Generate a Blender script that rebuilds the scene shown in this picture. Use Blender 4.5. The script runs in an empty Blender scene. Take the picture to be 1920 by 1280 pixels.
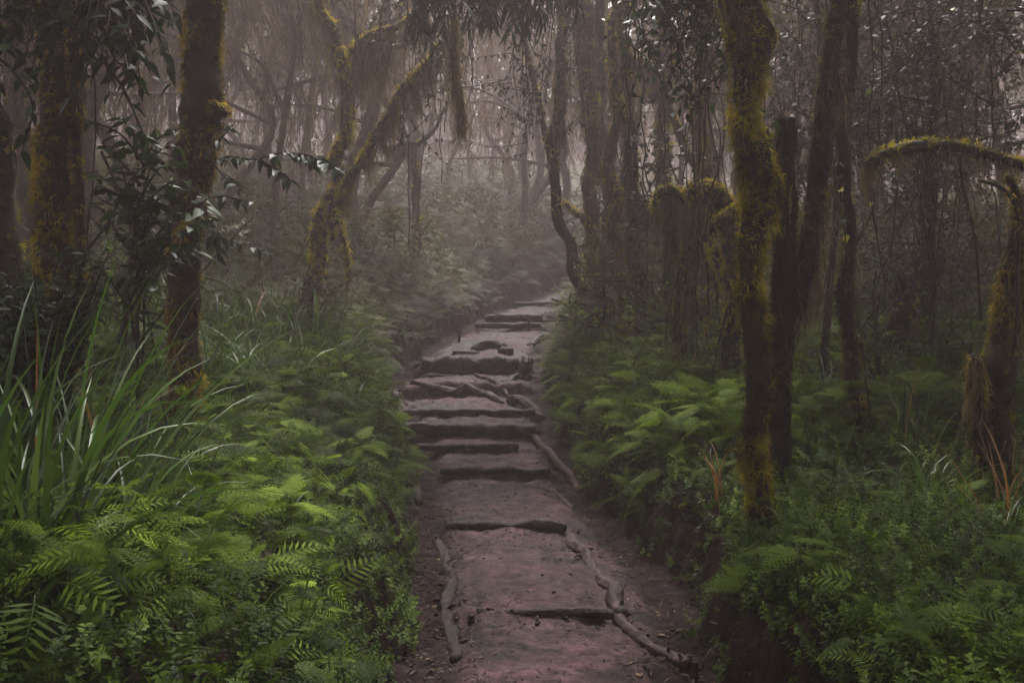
import bpy, math, random
import numpy as np
from math import radians

C = bpy.context.scene
COL = C.collection
rng = np.random.default_rng(7)
CAMZ = 1.58
F = 1866.7            # focal length in photograph pixels (35 mm on 36 mm)

# ----------------------------------------------------------------- helpers
def U(a, b, n=None): return rng.uniform(a, b, n)
def norm(v): return v / np.maximum(np.linalg.norm(v, axis=-1, keepdims=True), 1e-9)

def _hash(ix, iy, iz, seed):
    h = (ix * 374761393 + iy * 668265263 + iz * 2147483647 + seed * 974634777) & 0xffffffff
    h = ((h ^ (h >> 13)) * 1274126177) & 0xffffffff
    h = ((h ^ (h >> 16)) * 2246822519) & 0xffffffff
    return ((h ^ (h >> 15)) & 0xffffff) / float(0xffffff)

def vnoise(p, scale=1.0, seed=0):
    p = np.asarray(p, float) * scale
    i = np.floor(p).astype(np.int64); f = p - i; f = f * f * (3 - 2 * f)
    r = 0
    for dx in (0, 1):
        wx = f[..., 0] if dx else 1 - f[..., 0]
        for dy in (0, 1):
            wy = f[..., 1] if dy else 1 - f[..., 1]
            for dz in (0, 1):
                wz = f[..., 2] if dz else 1 - f[..., 2]
                r = r + wx * wy * wz * _hash(i[..., 0] + dx, i[..., 1] + dy, i[..., 2] + dz, seed)
    return r * 2 - 1

def fbm(p, scale=1.0, seed=0, octs=4, gain=.5):
    r = 0; a = 1
    for o in range(octs):
        r = r + a * vnoise(p, scale * 2 ** o, seed + o * 17); a *= gain
    return r

def sstep(a, b, x): t = np.clip((x - a) / (b - a), 0, 1); return t * t * (3 - 2 * t)
class MB:
    """collects pieces and links them as ONE mesh object"""
    def __init__(s): s.v = []; s.f = []; s.t = []; s.n = 0
    def add(s, v, faces, tint=0.5):
        v = np.asarray(v, np.float32).reshape(-1, 3)
        for f in (faces if isinstance(faces, (list, tuple)) else [faces]):
            if len(f): s.f.append(np.asarray(f, np.int64) + s.n)
        s.v.append(v)
        s.t.append(np.broadcast_to(np.asarray(tint, np.float32), (len(v),)).copy())
        s.n += len(v)
    def build(s, name, mat, parent=None, smooth=True, kind=None, extra=None):
        me = bpy.data.meshes.new(name)
        v = np.concatenate(s.v) if s.v else np.zeros((0, 3), np.float32)
        if parent is not None:
            v = v - np.array(parent.location, np.float32)
        tot = np.concatenate([np.full(len(f), f.shape[1], np.int64) for f in s.f])
        idx = np.concatenate([f.reshape(-1) for f in s.f]).astype(np.int32)
        start = (np.cumsum(tot) - tot).astype(np.int32)
        me.vertices.add(len(v)); me.vertices.foreach_set('co', v.reshape(-1).astype(np.float32))
        me.loops.add(len(idx)); me.loops.foreach_set('vertex_index', idx)
        me.polygons.add(len(tot)); me.polygons.foreach_set('loop_start', start)
        me.polygons.foreach_set('use_smooth', np.full(len(tot), smooth, bool))
        a = me.attributes.new('tint', 'FLOAT', 'POINT'); a.data.foreach_set('value', np.concatenate(s.t))
        for k, arr in (extra or {}).items():
            a = me.attributes.new(k, 'FLOAT', 'POINT'); a.data.foreach_set('value', np.asarray(arr, np.float32))
        me.update(calc_edges=True)
        me.materials.append(mat)
        o = bpy.data.objects.new(name, me); COL.objects.link(o)
        if parent is not None: o.parent = parent
        if kind: o['kind'] = kind
        return o

def tag(o, label, cat, group=None):
    o['label'] = label; o['category'] = cat
    if group: o['group'] = group
    return o
def thing(name, label, cat, loc, group=None):
    o = bpy.data.objects.new(name, None); COL.objects.link(o)
    o.location = [float(x) for x in loc]; o.empty_display_size = .1
    return tag(o, label, cat, group)

def copy_tree(root, loc, rz, sc, label=None, group=None):
    r = root.copy(); COL.objects.link(r)
    r.location = loc; r.rotation_euler = (0, 0, rz); r.scale = (sc, sc, sc)
    if label: r['label'] = label
    if group: r['group'] = group
    for ch in list(root.children):
        c = ch.copy(); COL.objects.link(c); c.parent = r
    return r

def catmull(pts, n_per):
    """pts (N,K) -> smooth resampled"""
    p = np.asarray(pts, float)
    if len(p) == 2:
        t = np.linspace(0, 1, n_per + 1)[:, None]; return p[0] * (1 - t) + p[1] * t
    q = np.vstack([2 * p[0] - p[1], p, 2 * p[-1] - p[-2]])
    out = []
    for i in range(1, len(q) - 2):
        t = np.linspace(0, 1, n_per, endpoint=False)[:, None]
        a, b, c, d = q[i - 1], q[i], q[i + 1], q[i + 2]
        out.append(.5 * ((2 * b) + (-a + c) * t + (2 * a - 5 * b + 4 * c - d) * t ** 2 + (-a + 3 * b - 3 * c + d) * t ** 3))
    out.append(p[-1:])
    return np.vstack(out)

def tube(mb, pts, rad, seg=10, n_per=8, rough=.15, nsc=7., seed=0, tint=.5, wob=0., flute=0.):
    """pts (N,3), rad (N,) -> capped organic tube; returns centre, radius and frame arrays"""
    q = catmull(np.column_stack([np.asarray(pts, float), np.broadcast_to(rad, (len(pts),))]), n_per)
    c = q[:, :3]; r = np.maximum(q[:, 3], .0015)
    if wob: c = c + wob * np.column_stack([vnoise(c, 3., seed + 1), vnoise(c, 3., seed + 2), vnoise(c, 3., seed + 3) * .5])
    tg = norm(np.gradient(c, axis=0))
    ref = np.array([1., 0, 0]) if abs(tg[0][0]) < .8 else np.array([0, 1., 0])
    n = np.zeros_like(c)
    v = ref - tg[0] * ref.dot(tg[0]); n[0] = v / np.linalg.norm(v)
    for i in range(1, len(c)):
        v = n[i - 1] - tg[i] * n[i - 1].dot(tg[i]); n[i] = v / np.linalg.norm(v)
    b = np.cross(tg, n)
    a = np.linspace(0, 2 * np.pi, seg, endpoint=False)
    d = np.cos(a)[None, :, None] * n[:, None] + np.sin(a)[None, :, None] * b[:, None]
    P = c[:, None] + d * r[:, None, None]
    if rough:
        k = 1 + rough * fbm(P, nsc, seed, 3)
        if flute:
            s_ = np.concatenate([[0], np.cumsum(np.linalg.norm(np.diff(c, axis=0), axis=1))])
            q3 = np.stack(np.broadcast_arrays(np.cos(a)[None] * 2.6, np.sin(a)[None] * 2.6, s_[:, None] * 5.), -1)
            k = k + flute * fbm(q3, 1., seed + 9, 3) - flute * 1.2 * sstep(.45, .8, vnoise(P, 11., seed + 4))
        P = c[:, None] + d * (r[:, None] * k)[..., None]
    m = len(c)
    V = np.vstack([P.reshape(-1, 3), c[:1] - tg[:1] * r[0] * .3, c[-1:] + tg[-1:] * r[-1] * .3])
    i, j = np.meshgrid(np.arange(m - 1), np.arange(seg), indexing='ij')
    j2 = (j + 1) % seg
    Q = np.stack([i * seg + j, i * seg + j2, (i + 1) * seg + j2, (i + 1) * seg + j], -1).reshape(-1, 4)
    jj = np.arange(seg); e = (m - 1) * seg
    T = np.vstack([np.stack([(jj + 1) % seg, jj, np.full(seg, m * seg)], -1),
                   np.stack([e + jj, e + (jj + 1) % seg, np.full(seg, m * seg + 1)], -1)])
    mb.add(V, [Q, T], tint)
    return dict(c=c, r=r, n=n, b=b, t=tg)

def inst(mb, proto, pos, f, up, sc, tint):
    """copies of a prototype (verts, [faces]) oriented so +Y -> f, +Z ~ up, into one mesh"""
    pv, pf = proto[0], proto[1]; n = len(pos)
    if n == 0: return
    f = norm(f); x = norm(np.cross(f, up)); z = np.cross(x, f)
    sc = np.broadcast_to(sc, (n,))
    V = (pv[None, :, 0, None] * x[:, None] + pv[None, :, 1, None] * f[:, None] + pv[None, :, 2, None] * z[:, None]) * sc[:, None, None] + pos[:, None]
    m = len(pv); off = (np.arange(n) * m)[:, None, None]
    t = np.broadcast_to(tint, (n,))
    t = np.repeat(t, m) + (np.tile(proto[2], n) if len(proto) > 2 else 0)
    mb.add(V.reshape(-1, 3), [(fc[None] + off).reshape(-1, fc.shape[1]) for fc in pf], np.clip(t, 0, 1))

def strands(mb, pos, d, L, w, droop, tint, seg=2):
    """thin tapering hairs bending downwards"""
    n = len(pos)
    if n == 0: return
    d = norm(d); L = np.broadcast_to(L, (n,))[:, None]; w = np.broadcast_to(w, (n,))[:, None]
    dr = np.broadcast_to(droop, (n,))[:, None]
    s = norm(np.cross(d, rng.normal(size=(n, 3)))); down = np.array([0, 0, -1.])
    rings = []
    for k in range(seg):
        t = k / seg
        p = pos + d * L * t + down * L * dr * t * t
        ww = w * (1 - t * .8) * .5
        rings += [p - s * ww, p + s * ww]
    tip = pos + d * L + down * L * dr
    V = np.stack(rings + [tip], 1); m = V.shape[1]
    off = np.arange(n)[:, None] * m
    Q = np.vstack([off + np.array([[2 * k, 2 * k + 1, 2 * k + 3, 2 * k + 2]]) for k in range(seg - 1)]) if seg > 1 else np.zeros((0, 4), int)
    T = off + np.array([[2 * seg - 2, 2 * seg - 1, 2 * seg]])
    mb.add(V.reshape(-1, 3), [Q, T], np.repeat(np.clip(np.broadcast_to(tint, (n,)), 0, 1), m))

def drapes(mb, pos, L, w, tint, seg=5, sway=.085):
    """hanging beard moss: wavy strips hanging down with short side hairs"""
    n = len(pos)
    if n == 0: return
    L = np.broadcast_to(L, (n,)); az = U(0, np.pi, n)
    s = np.column_stack([np.cos(az), np.sin(az), np.zeros(n)])
    pts = []; p = pos.copy(); drift = rng.normal(size=(n, 3)) * .12; drift[:, 2] = 0
    for k in range(seg + 1):
        pts.append(p.copy())
        st = drift * 1.0 + rng.normal(size=(n, 3)) * sway * 3; st[:, 2] = -1
        p = p + st * (L / seg)[:, None]
    V = []
    for k in range(seg + 1):
        ww = w * (1.05 - k / seg) * (.6 + .8 * rng.random(n))
        V += [pts[k] - s * ww[:, None] * .5, pts[k] + s * ww[:, None] * .5]
    V = np.stack(V, 1); m = V.shape[1]; off = np.arange(n)[:, None] * m
    Q = np.vstack([off + np.array([[2 * k, 2 * k + 1, 2 * k + 3, 2 * k + 2]]) for k in range(seg)])
    tt = np.broadcast_to(tint, (n,))
    mb.add(V.reshape(-1, 3), [Q], np.repeat(np.clip(tt, 0, 1), m))
    for k in range(1, seg):
        for rep in range(2):
            d = rng.normal(size=(n, 3)); d[:, 2] = -1.2
            strands(mb, pts[k], d, L * U(.1, .22, n), w * .5, .5, tt, 1)

def fur(mm, tb, dens, L, w, seed, thr=-.25, droop=.5, tint0=.45, topbias=.35, grad=0., per=9):
    """moss growing on a tube: tufts of hairs, long where the clumps are thick; grad tints along the stem"""
    c, r, n, b, t = tb['c'], tb['r'], tb['n'], tb['b'], tb['t']
    sl = np.linalg.norm(np.diff(c, axis=0), axis=1); area = sl * 2 * np.pi * .5 * (r[1:] + r[:-1])
    N = int(area.sum() * dens / per)
    if N < 1: return
    k = rng.choice(len(sl), N, p=area / area.sum()); h = rng.random(N); a = U(0, 2 * np.pi, N)
    cc = c[k] * (1 - h)[:, None] + c[k + 1] * h[:, None]; rr = r[k] * (1 - h) + r[k + 1] * h
    d = np.cos(a)[:, None] * n[k] + np.sin(a)[:, None] * b[k]
    pos = cc + d * rr[:, None] * .98
    m = fbm(pos, 4.5, seed, 3) + d[:, 2] * .5
    keep = (m > thr + rng.normal(size=N) * .12) | (rng.random(N) < .55)
    pos, d, m, k = pos[keep], d[keep], m[keep], k[keep]; N = len(pos)
    if N == 0: return
    g = np.clip(.55 + (m - thr) * .8, .45, 1.8) * U(.6, 1.25, N)
    dd = d * 1.0 + np.array([0, 0, topbias]) * (d[:, 2:3] > .1) + rng.normal(size=(N, 3)) * .35 + [0, 0, -.25]
    tn = tint0 - .12 + .40 * np.clip(m - thr, -.7, .8) + .28 * vnoise(pos, 3.1, seed + 6) + .22 * vnoise(pos, 9., seed + 5) + .10 * d[:, 2] + .13 * rng.normal(size=N) + grad * (k / len(sl) - .5)  # tint also drops on undersides: shade painted into the moss colour
    q = lambda v: np.repeat(v, per, axis=0)
    M = N * per
    p2 = q(pos) + rng.normal(size=(M, 3)) * L * .22
    strands(mm, p2, q(norm(dd)) + rng.normal(size=(M, 3)) * .45, L * q(g) * U(.5, 1.2, M), w * U(.6, 1.4, M), droop * U(.2, 1.4, M), q(tn) + .05 * rng.normal(size=M))

def hang_from(tb, N, lo=0., hi=1.):
    c, r = tb['c'], tb['r']
    f = U(lo, hi, N) * (len(c) - 1.001); k = f.astype(int); h = (f - k)[:, None]
    p = c[k] * (1 - h) + c[k + 1] * h
    p = p + np.column_stack([rng.normal(size=N) * r[k] * .6, rng.normal(size=N) * r[k] * .6, -r[k] * .5])
    return p

def X(u, d): return (u - 960) / F * d
def P(u, v, d): return np.array([(u - 960) / F * d, d, CAMZ + (640 - v) / F * d])

# ----------------------------------------------------------------- materials
def newmat(name):
    m = bpy.data.materials.new(name); m.use_nodes = True
    nt = m.node_tree; nt.nodes.clear()
    return m, nt, nt.nodes.new, nt.links.new

def ramp_node(nt, stops):
    r = nt.nodes.new('ShaderNodeValToRGB'); e = r.color_ramp.elements
    while len(e) < len(stops): e.new(.5)
    for el, (p, c) in zip(e, stops): el.position = p; el.color = (*c, 1)
    return r

def leaf_mat(name, stops, rough=.45, transl=.35, spec=.4, noise=0.):
    m, nt, N, Lk = newmat(name)
    at = N('ShaderNodeAttribute'); at.attribute_name = 'tint'
    rp = ramp_node(nt, stops)
    if noise:
        tc = N('ShaderNodeTexCoord'); nz = N('ShaderNodeTexNoise'); nz.inputs['Scale'].default_value = 1.7
        nz.inputs['Detail'].default_value = 5
        Lk(tc.outputs['Object'], nz.inputs['Vector'])
        ad = N('ShaderNodeMath'); ad.operation = 'MULTIPLY_ADD'
        ad.inputs[1].default_value = noise; ad.inputs[2].default_value = -noise * .5
        Lk(nz.outputs['Fac'], ad.inputs[0])
        a2 = N('ShaderNodeMath'); a2.operation = 'ADD'
        Lk(ad.outputs[0], a2.inputs[0]); Lk(at.outputs['Fac'], a2.inputs[1]); Lk(a2.outputs[0], rp.inputs[0])
    else:
        Lk(at.outputs['Fac'], rp.inputs[0])
    pb = N('ShaderNodeBsdfPrincipled'); pb.inputs['Roughness'].default_value = rough
    pb.inputs['Specular IOR Level'].default_value = spec
    Lk(rp.outputs[0], pb.inputs['Base Color'])
    tr = N('ShaderNodeBsdfTranslucent'); Lk(rp.outputs[0], tr.inputs['Color'])
    mx = N('ShaderNodeMixShader'); mx.inputs[0].default_value = transl
    Lk(pb.outputs[0], mx.inputs[1]); Lk(tr.outputs[0], mx.inputs[2])
    out = N('ShaderNodeOutputMaterial'); Lk(mx.outputs[0], out.inputs['Surface'])
    return m

def bark_mat(name, dark, mid, moss, mossamt=.5, rough=.75, sc=9., bump=.6):
    m, nt, N, Lk = newmat(name)
    tc = N('ShaderNodeTexCoord'); mp = N('ShaderNodeMapping'); mp.inputs['Scale'].default_value = (1, 1, .35)
    Lk(tc.outputs['Object'], mp.inputs[0])
    n1 = N('ShaderNodeTexNoise'); n1.inputs['Scale'].default_value = sc * 2.5; n1.inputs['Detail'].default_value = 8; n1.inputs['Roughness'].default_value = .65
    n2 = N('ShaderNodeTexNoise'); n2.inputs['Scale'].default_value = sc * .55; n2.inputs['Detail'].default_value = 6; n2.inputs['Roughness'].default_value = .7
    Lk(mp.outputs[0], n1.inputs['Vector']); Lk(tc.outputs['Object'], n2.inputs['Vector'])
    r1 = ramp_node(nt, [(.3, dark), (.7, mid)]); Lk(n1.outputs['Fac'], r1.inputs[0])
    r2 = ramp_node(nt, [(.62 - mossamt * .35, (0, 0, 0)), (.72 - mossamt * .25, (1, 1, 1))]); Lk(n2.outputs['Fac'], r2.inputs[0])
    mx = N('ShaderNodeMix'); mx.data_type = 'RGBA'
    Lk(r2.outputs[0], mx.inputs[0]); Lk(r1.outputs[0], mx.inputs[6]); mx.inputs[7].default_value = (*moss, 1)
    pb = N('ShaderNodeBsdfPrincipled'); pb.inputs['Roughness'].default_value = rough
    pb.inputs['Specular IOR Level'].default_value = .15
    Lk(mx.outputs[2], pb.inputs['Base Color'])
    ad = N('ShaderNodeMath'); ad.operation = 'ADD'; Lk(n1.outputs['Fac'], ad.inputs[0]); Lk(n2.outputs['Fac'], ad.inputs[1])
    bp = N('ShaderNodeBump'); bp.inputs['Strength'].default_value = bump; bp.inputs['Distance'].default_value = .02
    Lk(ad.outputs[0], bp.inputs['Height']); Lk(bp.outputs[0], pb.inputs['Normal'])
    out = N('ShaderNodeOutputMaterial'); Lk(pb.outputs[0], out.inputs['Surface'])
    return m

def mud_mat():
    m, nt, N, Lk = newmat('mud')
    tc = N('ShaderNodeTexCoord')
    at = N('ShaderNodeAttribute'); at.attribute_name = 'litter'
    def noise(s, d=8, r=.6):
        n = N('ShaderNodeTexNoise'); n.inputs['Scale'].default_value = s; n.inputs['Detail'].default_value = d
        n.inputs['Roughness'].default_value = r; Lk(tc.outputs['Object'], n.inputs['Vector']); return n
    big = noise(1.6); mid = noise(9., 10, .7); fine = noise(48., 6, .75)
    r1 = ramp_node(nt, [(.42, (.009, .005, .005)), (.47, (.036, .019, .021)), (.53, (.060, .032, .036)), (.60, (.115, .062, .068))])
    ad = N('ShaderNodeMath'); ad.operation = 'MULTIPLY_ADD'; ad.inputs[1].default_value = .55
    Lk(mid.outputs['Fac'], ad.inputs[0])
    a2 = N('ShaderNodeMath'); a2.operation = 'MULTIPLY'; a2.inputs[1].default_value = .45; Lk(big.outputs['Fac'], a2.inputs[0])
    Lk(a2.outputs[0], ad.inputs[2]); Lk(ad.outputs[0], r1.inputs[0])
    r2 = ramp_node(nt, [(.35, (.007, .004, .004)), (.55, (.022, .013, .012)), (.75, (.055, .034, .032))]); Lk(mid.outputs['Fac'], r2.inputs[0])
    # litter blend broken up by noise
    lb = N('ShaderNodeMath'); lb.operation = 'MULTIPLY_ADD'; lb.inputs[1].default_value = 1.0
    Lk(mid.outputs['Fac'], lb.inputs[0]); Lk(at.outputs['Fac'], lb.inputs[2])
    rl = ramp_node(nt, [(.75, (0, 0, 0)), (1.0, (1, 1, 1))]); 
    sc = N('ShaderNodeMath'); sc.operation = 'MULTIPLY'; sc.inputs[1].default_value = .85
    Lk(lb.outputs[0], sc.inputs[0]); Lk(sc.outputs[0], rl.inputs[0])
    mx = N('ShaderNodeMix'); mx.data_type = 'RGBA'
    Lk(rl.outputs[0], mx.inputs[0]); Lk(r1.outputs[0], mx.inputs[6]); Lk(r2.outputs[0], mx.inputs[7])
    # dark grit specks, plus bright specks that paint fine glints into the colour
    rs = ramp_node(nt, [(.36, (.30, .30, .30)), (.46, (.95, .95, .95)), (.58, (1, 1, 1)), (.68, (2.0, 1.85, 1.85))]); Lk(fine.outputs['Fac'], rs.inputs[0])
    ml = N('ShaderNodeMix'); ml.data_type = 'RGBA'; ml.blend_type = 'MULTIPLY'; ml.inputs[0].default_value = 1
    Lk(mx.outputs[2], ml.inputs[6]); Lk(rs.outputs[0], ml.inputs[7])
    pb = N('ShaderNodeBsdfPrincipled')
    rr = N('ShaderNodeMapRange'); rr.inputs[1].default_value = .35; rr.inputs[2].default_value = .65
    rr.inputs[3].default_value = .30; rr.inputs[4].default_value = .75
    Lk(big.outputs['Fac'], rr.inputs[0]); Lk(rr.outputs[0], pb.inputs['Roughness'])
    sp = N('ShaderNodeMapRange'); sp.inputs[3].default_value = .11; sp.inputs[4].default_value = .03; Lk(at.outputs['Fac'], sp.inputs[0]); Lk(sp.outputs[0], pb.inputs['Specular IOR Level'])
    Lk(ml.outputs[2], pb.inputs['Base Color'])
    h = N('ShaderNodeMath'); h.operation = 'MULTIPLY_ADD'; h.inputs[1].default_value = .25
    Lk(fine.outputs['Fac'], h.inputs[0]); Lk(mid.outputs['Fac'], h.inputs[2])
    bp = N('ShaderNodeBump'); bp.inputs['Strength'].default_value = .8; bp.inputs['Distance'].default_value = .035
    Lk(h.outputs[0], bp.inputs['Height']); Lk(bp.outputs[0], pb.inputs['Normal'])
    out = N('ShaderNodeOutputMaterial'); Lk(pb.outputs[0], out.inputs['Surface'])
    return m

M_mud = mud_mat()
M_soil = bark_mat('soil', (.016, .011, .008), (.050, .034, .024), (.030, .030, .010), .5, .8, 7., .9)
M_bark = bark_mat('mossy_bark', (.006, .004, .003), (.024, .016, .010), (.036, .026, .006), .4)
M_barkdark = bark_mat('dark_bark', (.005, .0035, .003), (.016, .011, .008), (.018, .016, .006), .3)
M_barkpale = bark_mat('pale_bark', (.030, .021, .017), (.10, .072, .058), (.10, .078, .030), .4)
M_log = bark_mat('wet_log', (.010, .007, .006), (.060, .037, .031), (.095, .060, .057), .4, .6, 10., 1.)
M_logdark = bark_mat('dark_log', (.006, .004, .004), (.030, .018, .015), (.070, .044, .040), .25, .5, 12., .9)
M_moss = leaf_mat('moss', [(0, (.012, .009, .004)), (.3, (.055, .042, .010)), (.5, (.11, .092, .014)), (.72, (.29, .225, .018)), (1, (.54, .42, .03))], .8, .45, .15)
M_mossor = leaf_mat('orange_moss', [(0, (.013, .008, .004)), (.3, (.055, .036, .009)), (.55, (.13, .094, .012)), (.75, (.31, .215, .015)), (1, (.54, .38, .024))], .8, .45, .15)
M_drape = leaf_mat('beard_moss', [(0, (.040, .028, .016)), (.5, (.15, .112, .058)), (.8, (.25, .19, .07)), (1, (.38, .27, .04))], .85, .4, .1)
M_fern = leaf_mat('fern_leaf', [(0, (.009, .020, .004)), (.45, (.062, .102, .007)), (.75, (.155, .23, .012)), (1, (.28, .40, .03))], .65, .4, .1, .45)
M_herb = leaf_mat('herb_leaf', [(0, (.009, .020, .004)), (.45, (.052, .092, .008)), (.8, (.125, .19, .014)), (1, (.20, .28, .03))], .6, .35, .12, .45)
M_sedge = leaf_mat('sedge_blade', [(0, (.007, .015, .005)), (.5, (.036, .068, .009)), (.8, (.075, .155, .018)), (.86, (.10, .09, .03)), (.92, (.20, .085, .022)), (1, (.30, .12, .05))], .42, .3, .35)
M_brush = leaf_mat('brown_brush', [(0, (.030, .030, .010)), (.45, (.078, .080, .024)), (.8, (.13, .128, .04)), (1, (.19, .17, .06))], .6, .35, .25, .3)
M_gloss = leaf_mat('glossy_leaf', [(0, (.007, .012, .006)), (.5, (.018, .034, .013)), (.85, (.045, .085, .018)), (.95, (.11, .19, .02)), (1, (.30, .27, .03))], .5, .25, .2)
M_small = leaf_mat('small_leaf', [(0, (.014, .016, .010)), (.5, (.038, .040, .024)), (.85, (.075, .080, .040)), (.95, (.09, .13, .03)), (1, (.42, .34, .03))], .55, .3, .18)
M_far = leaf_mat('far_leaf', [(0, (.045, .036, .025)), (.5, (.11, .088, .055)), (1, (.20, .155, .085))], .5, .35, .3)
M_litter = leaf_mat('dead_leaf', [(0, (.014, .009, .007)), (.5, (.050, .033, .025)), (.8, (.10, .066, .045)), (1, (.20, .13, .07))], .6, .1, .1)
M_twig = bark_mat('twig', (.012, .009, .007), (.040, .029, .022), (.05, .04, .012), .2)

# ----------------------------------------------------------------- terrain
STEPS = [  # y, level below, level above
    (5.8, -.02, .017), (7.8, .11, .16), (9.6, .27, .37), (10.4, .455, .505), (11.1, .52, .66), (11.9, .70, .75),
    (13.3, .87, 1.045), (15.2, 1.075, 1.30), (18.7, 1.80, 1.90), (19.8, 1.95, 2.08), (23.5, 2.41, 2.486)]
_py = [-30, 3]; _pz = [-.10, -.03]
for y, a, b in STEPS: _py += [y - .03, y + .03]; _pz += [a, b]
_py += [27, 33, 42, 56, 80, 120, 300]; _pz += [2.95, 4.1, 6.0, 8.6, 11.0, 13.0, 16.0]
_sy = [-30, 3, 5.8, 7.8, 9.6, 11.5, 13.3, 15.2, 18.7, 23.5, 33, 42, 56, 80, 120, 300]
_sz = [-.1, -.03, 0, .13, .32, .66, .95, 1.2, 1.85, 2.45, 4.1, 6.0, 8.6, 11.0, 13., 16.]
_cy = [-30, 0, 3, 4.6, 5.8, 7.8, 9.5, 11, 13, 15, 17, 18.5, 23, 26, 30, 36, 50, 300]
_cx = [1.5, .7, .42, .283, .14, -.05, -.25, -.46, -.56, -.60, -.35, -.06, .62, 1.5, 3.6, 8, 16, 60]
_ly = [-30, 4.6, 6.1, 7.8, 9.6, 11.1, 13.3, 15.2, 18.7, 23.5, 300]; _lw = [.85, .85, .80, .78, .75, .86, 1.25, 1.25, 1.05, .85, .7]
_rw = [.7, .68, 1.05, 1.0, .92, 1.05, 1.06, 1.15, .88, .62, .6]
_gy = np.linspace(-30, 300, 6601)
def _smooth(xs, ys, w):
    g = np.interp(_gy, xs, ys); k = np.hanning(w); k /= k.sum()
    return np.convolve(np.pad(g, w // 2, mode='edge'), k, 'same')[w // 2: w // 2 + len(g)]
_C = _smooth(_cy, _cx, 41); _LW = _smooth(_ly, _lw, 21); _RW = _smooth(_ly, _rw, 21); _S = _smooth(_sy, _sz, 61)
def cx(y): return np.interp(y, _gy, _C)
def sstep(a, b, x): t = np.clip((x - a) / (b - a), 0, 1); return t * t * (3 - 2 * t)

def H(x, y):
    x = np.asarray(x, float); y = np.asarray(y, float); x, y = np.broadcast_arrays(x, y)
    s = x - cx(y); p3 = np.stack([x, y, np.zeros_like(x)], -1)
    yw = y + .03 * vnoise(p3, 3.1, 5) + .018 * vnoise(p3, 12., 8) + .03 * s * np.sin(y * 2.1)
    step = np.interp(yw, _py, _pz); slope = np.interp(y, _gy, _S)
    lw = np.interp(y, _gy, _LW); rw = np.interp(y, _gy, _RW)
    wobl = .10 * vnoise(p3, 2.2, 31) + .05 * vnoise(p3, 7., 32)
    e = np.where(s < 0, -s - lw, s - rw) + wobl          # > 0: bank
    core = 1 - sstep(-.42, -.16, e)                        # tread core between the side logs
    base = slope * (1 - core) + step * core
    gut = -.085 * sstep(-.45, -.2, e) * (1 - sstep(-.05, .15, e))
    crown = -.02 * (np.abs(s) / .6) ** 2 * core
    rise = np.where(s < 0, .42, .44)
    bank = rise * sstep(-.06, .26, e) + np.where(s < 0, .15, .045) * np.clip(e - .3, 0, 9)
    far = sstep(25, 45, y)
    bank = bank + np.clip(e, 0, 60) * .02
    n = fbm(p3, 1.1, 3, 3) * .10 * sstep(.1, 1.2, e) + fbm(p3, .22, 4, 2) * .35 * sstep(2, 8, e)
    fine = (fbm(p3, 6., 11, 4) * .020 - .020 * sstep(.35, .7, vnoise(p3, 4.3, 19)) + vnoise(p3, 26., 14) * .006) * (1 - sstep(25, 30, y)) * (1 - .5 * sstep(0, .5, e))
    rough = vnoise(p3, 14., 15) * .016 * sstep(-.4, -.2, e) * (1 - sstep(20, 25, y))
    pud = -.03 * sstep(.35, .75, vnoise(p3, 1.4, 21)) * core
    return base + gut + crown + bank + n + fine + rough + pud

def edge(x, y):
    s = x - cx(y)
    return np.where(s < 0, -s - np.interp(y, _gy, _LW), s - np.interp(y, _gy, _RW))

def build_ground():
    fine = np.arange(2.6, 25.0, .028)
    ys = np.concatenate([[-28, -20, -14, -9, -6, -4, -2.5, -1.2, -.2, .6, 1.3, 1.9], fine, 25 + np.cumsum(.06 * 1.045 ** np.arange(107))])
    ys = ys[ys < 170]
    wp = np.linspace(-1.45, 1.45, 112)
    outr = 1.45 + np.cumsum(.035 * 1.062 ** np.arange(83))
    outr = outr[outr < 90]
    S = np.concatenate([-outr[::-1], wp, outr]); nl = len(outr); npth = len(wp)
    fade = np.clip((170 - ys) / 100, 0, 1)
    Xg = S[None] + cx(np.minimum(ys, 60))[:, None] ; Yg = np.repeat(ys[:, None], len(S), 1)
    Z = H(Xg, Yg); V = np.stack([Xg, Yg, Z], -1)
    lit = np.clip(1.2 * sstep(-.45, -.15, edge(Xg, Yg)), 0, 1)
    def sheet(c0, c1, name, mat):
        v = V[:, c0:c1 + 1].reshape(-1, 3); m = c1 - c0 + 1; r = len(ys)
        i, j = np.meshgrid(np.arange(r - 1), np.arange(m - 1), indexing='ij')
        return v, np.stack([i * m + j, i * m + j + 1, (i + 1) * m + j + 1, (i + 1) * m + j], -1).reshape(-1, 4), lit[:, c0:c1 + 1].reshape(-1)
    v, q, l = sheet(nl, nl + npth - 1, 'path', M_mud)
    mb = MB(); mb.add(v, q); mb.build('path', M_mud, kind='structure', extra={'litter': l})
    mb = MB()
    v, q, l = sheet(0, nl, 'g', None); mb.add(v, q)
    v, q, l = sheet(nl + npth - 1, len(S) - 1, 'g', None); mb.add(v, q)
    mb.build('ground', M_soil, kind='structure')
build_ground()

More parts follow.
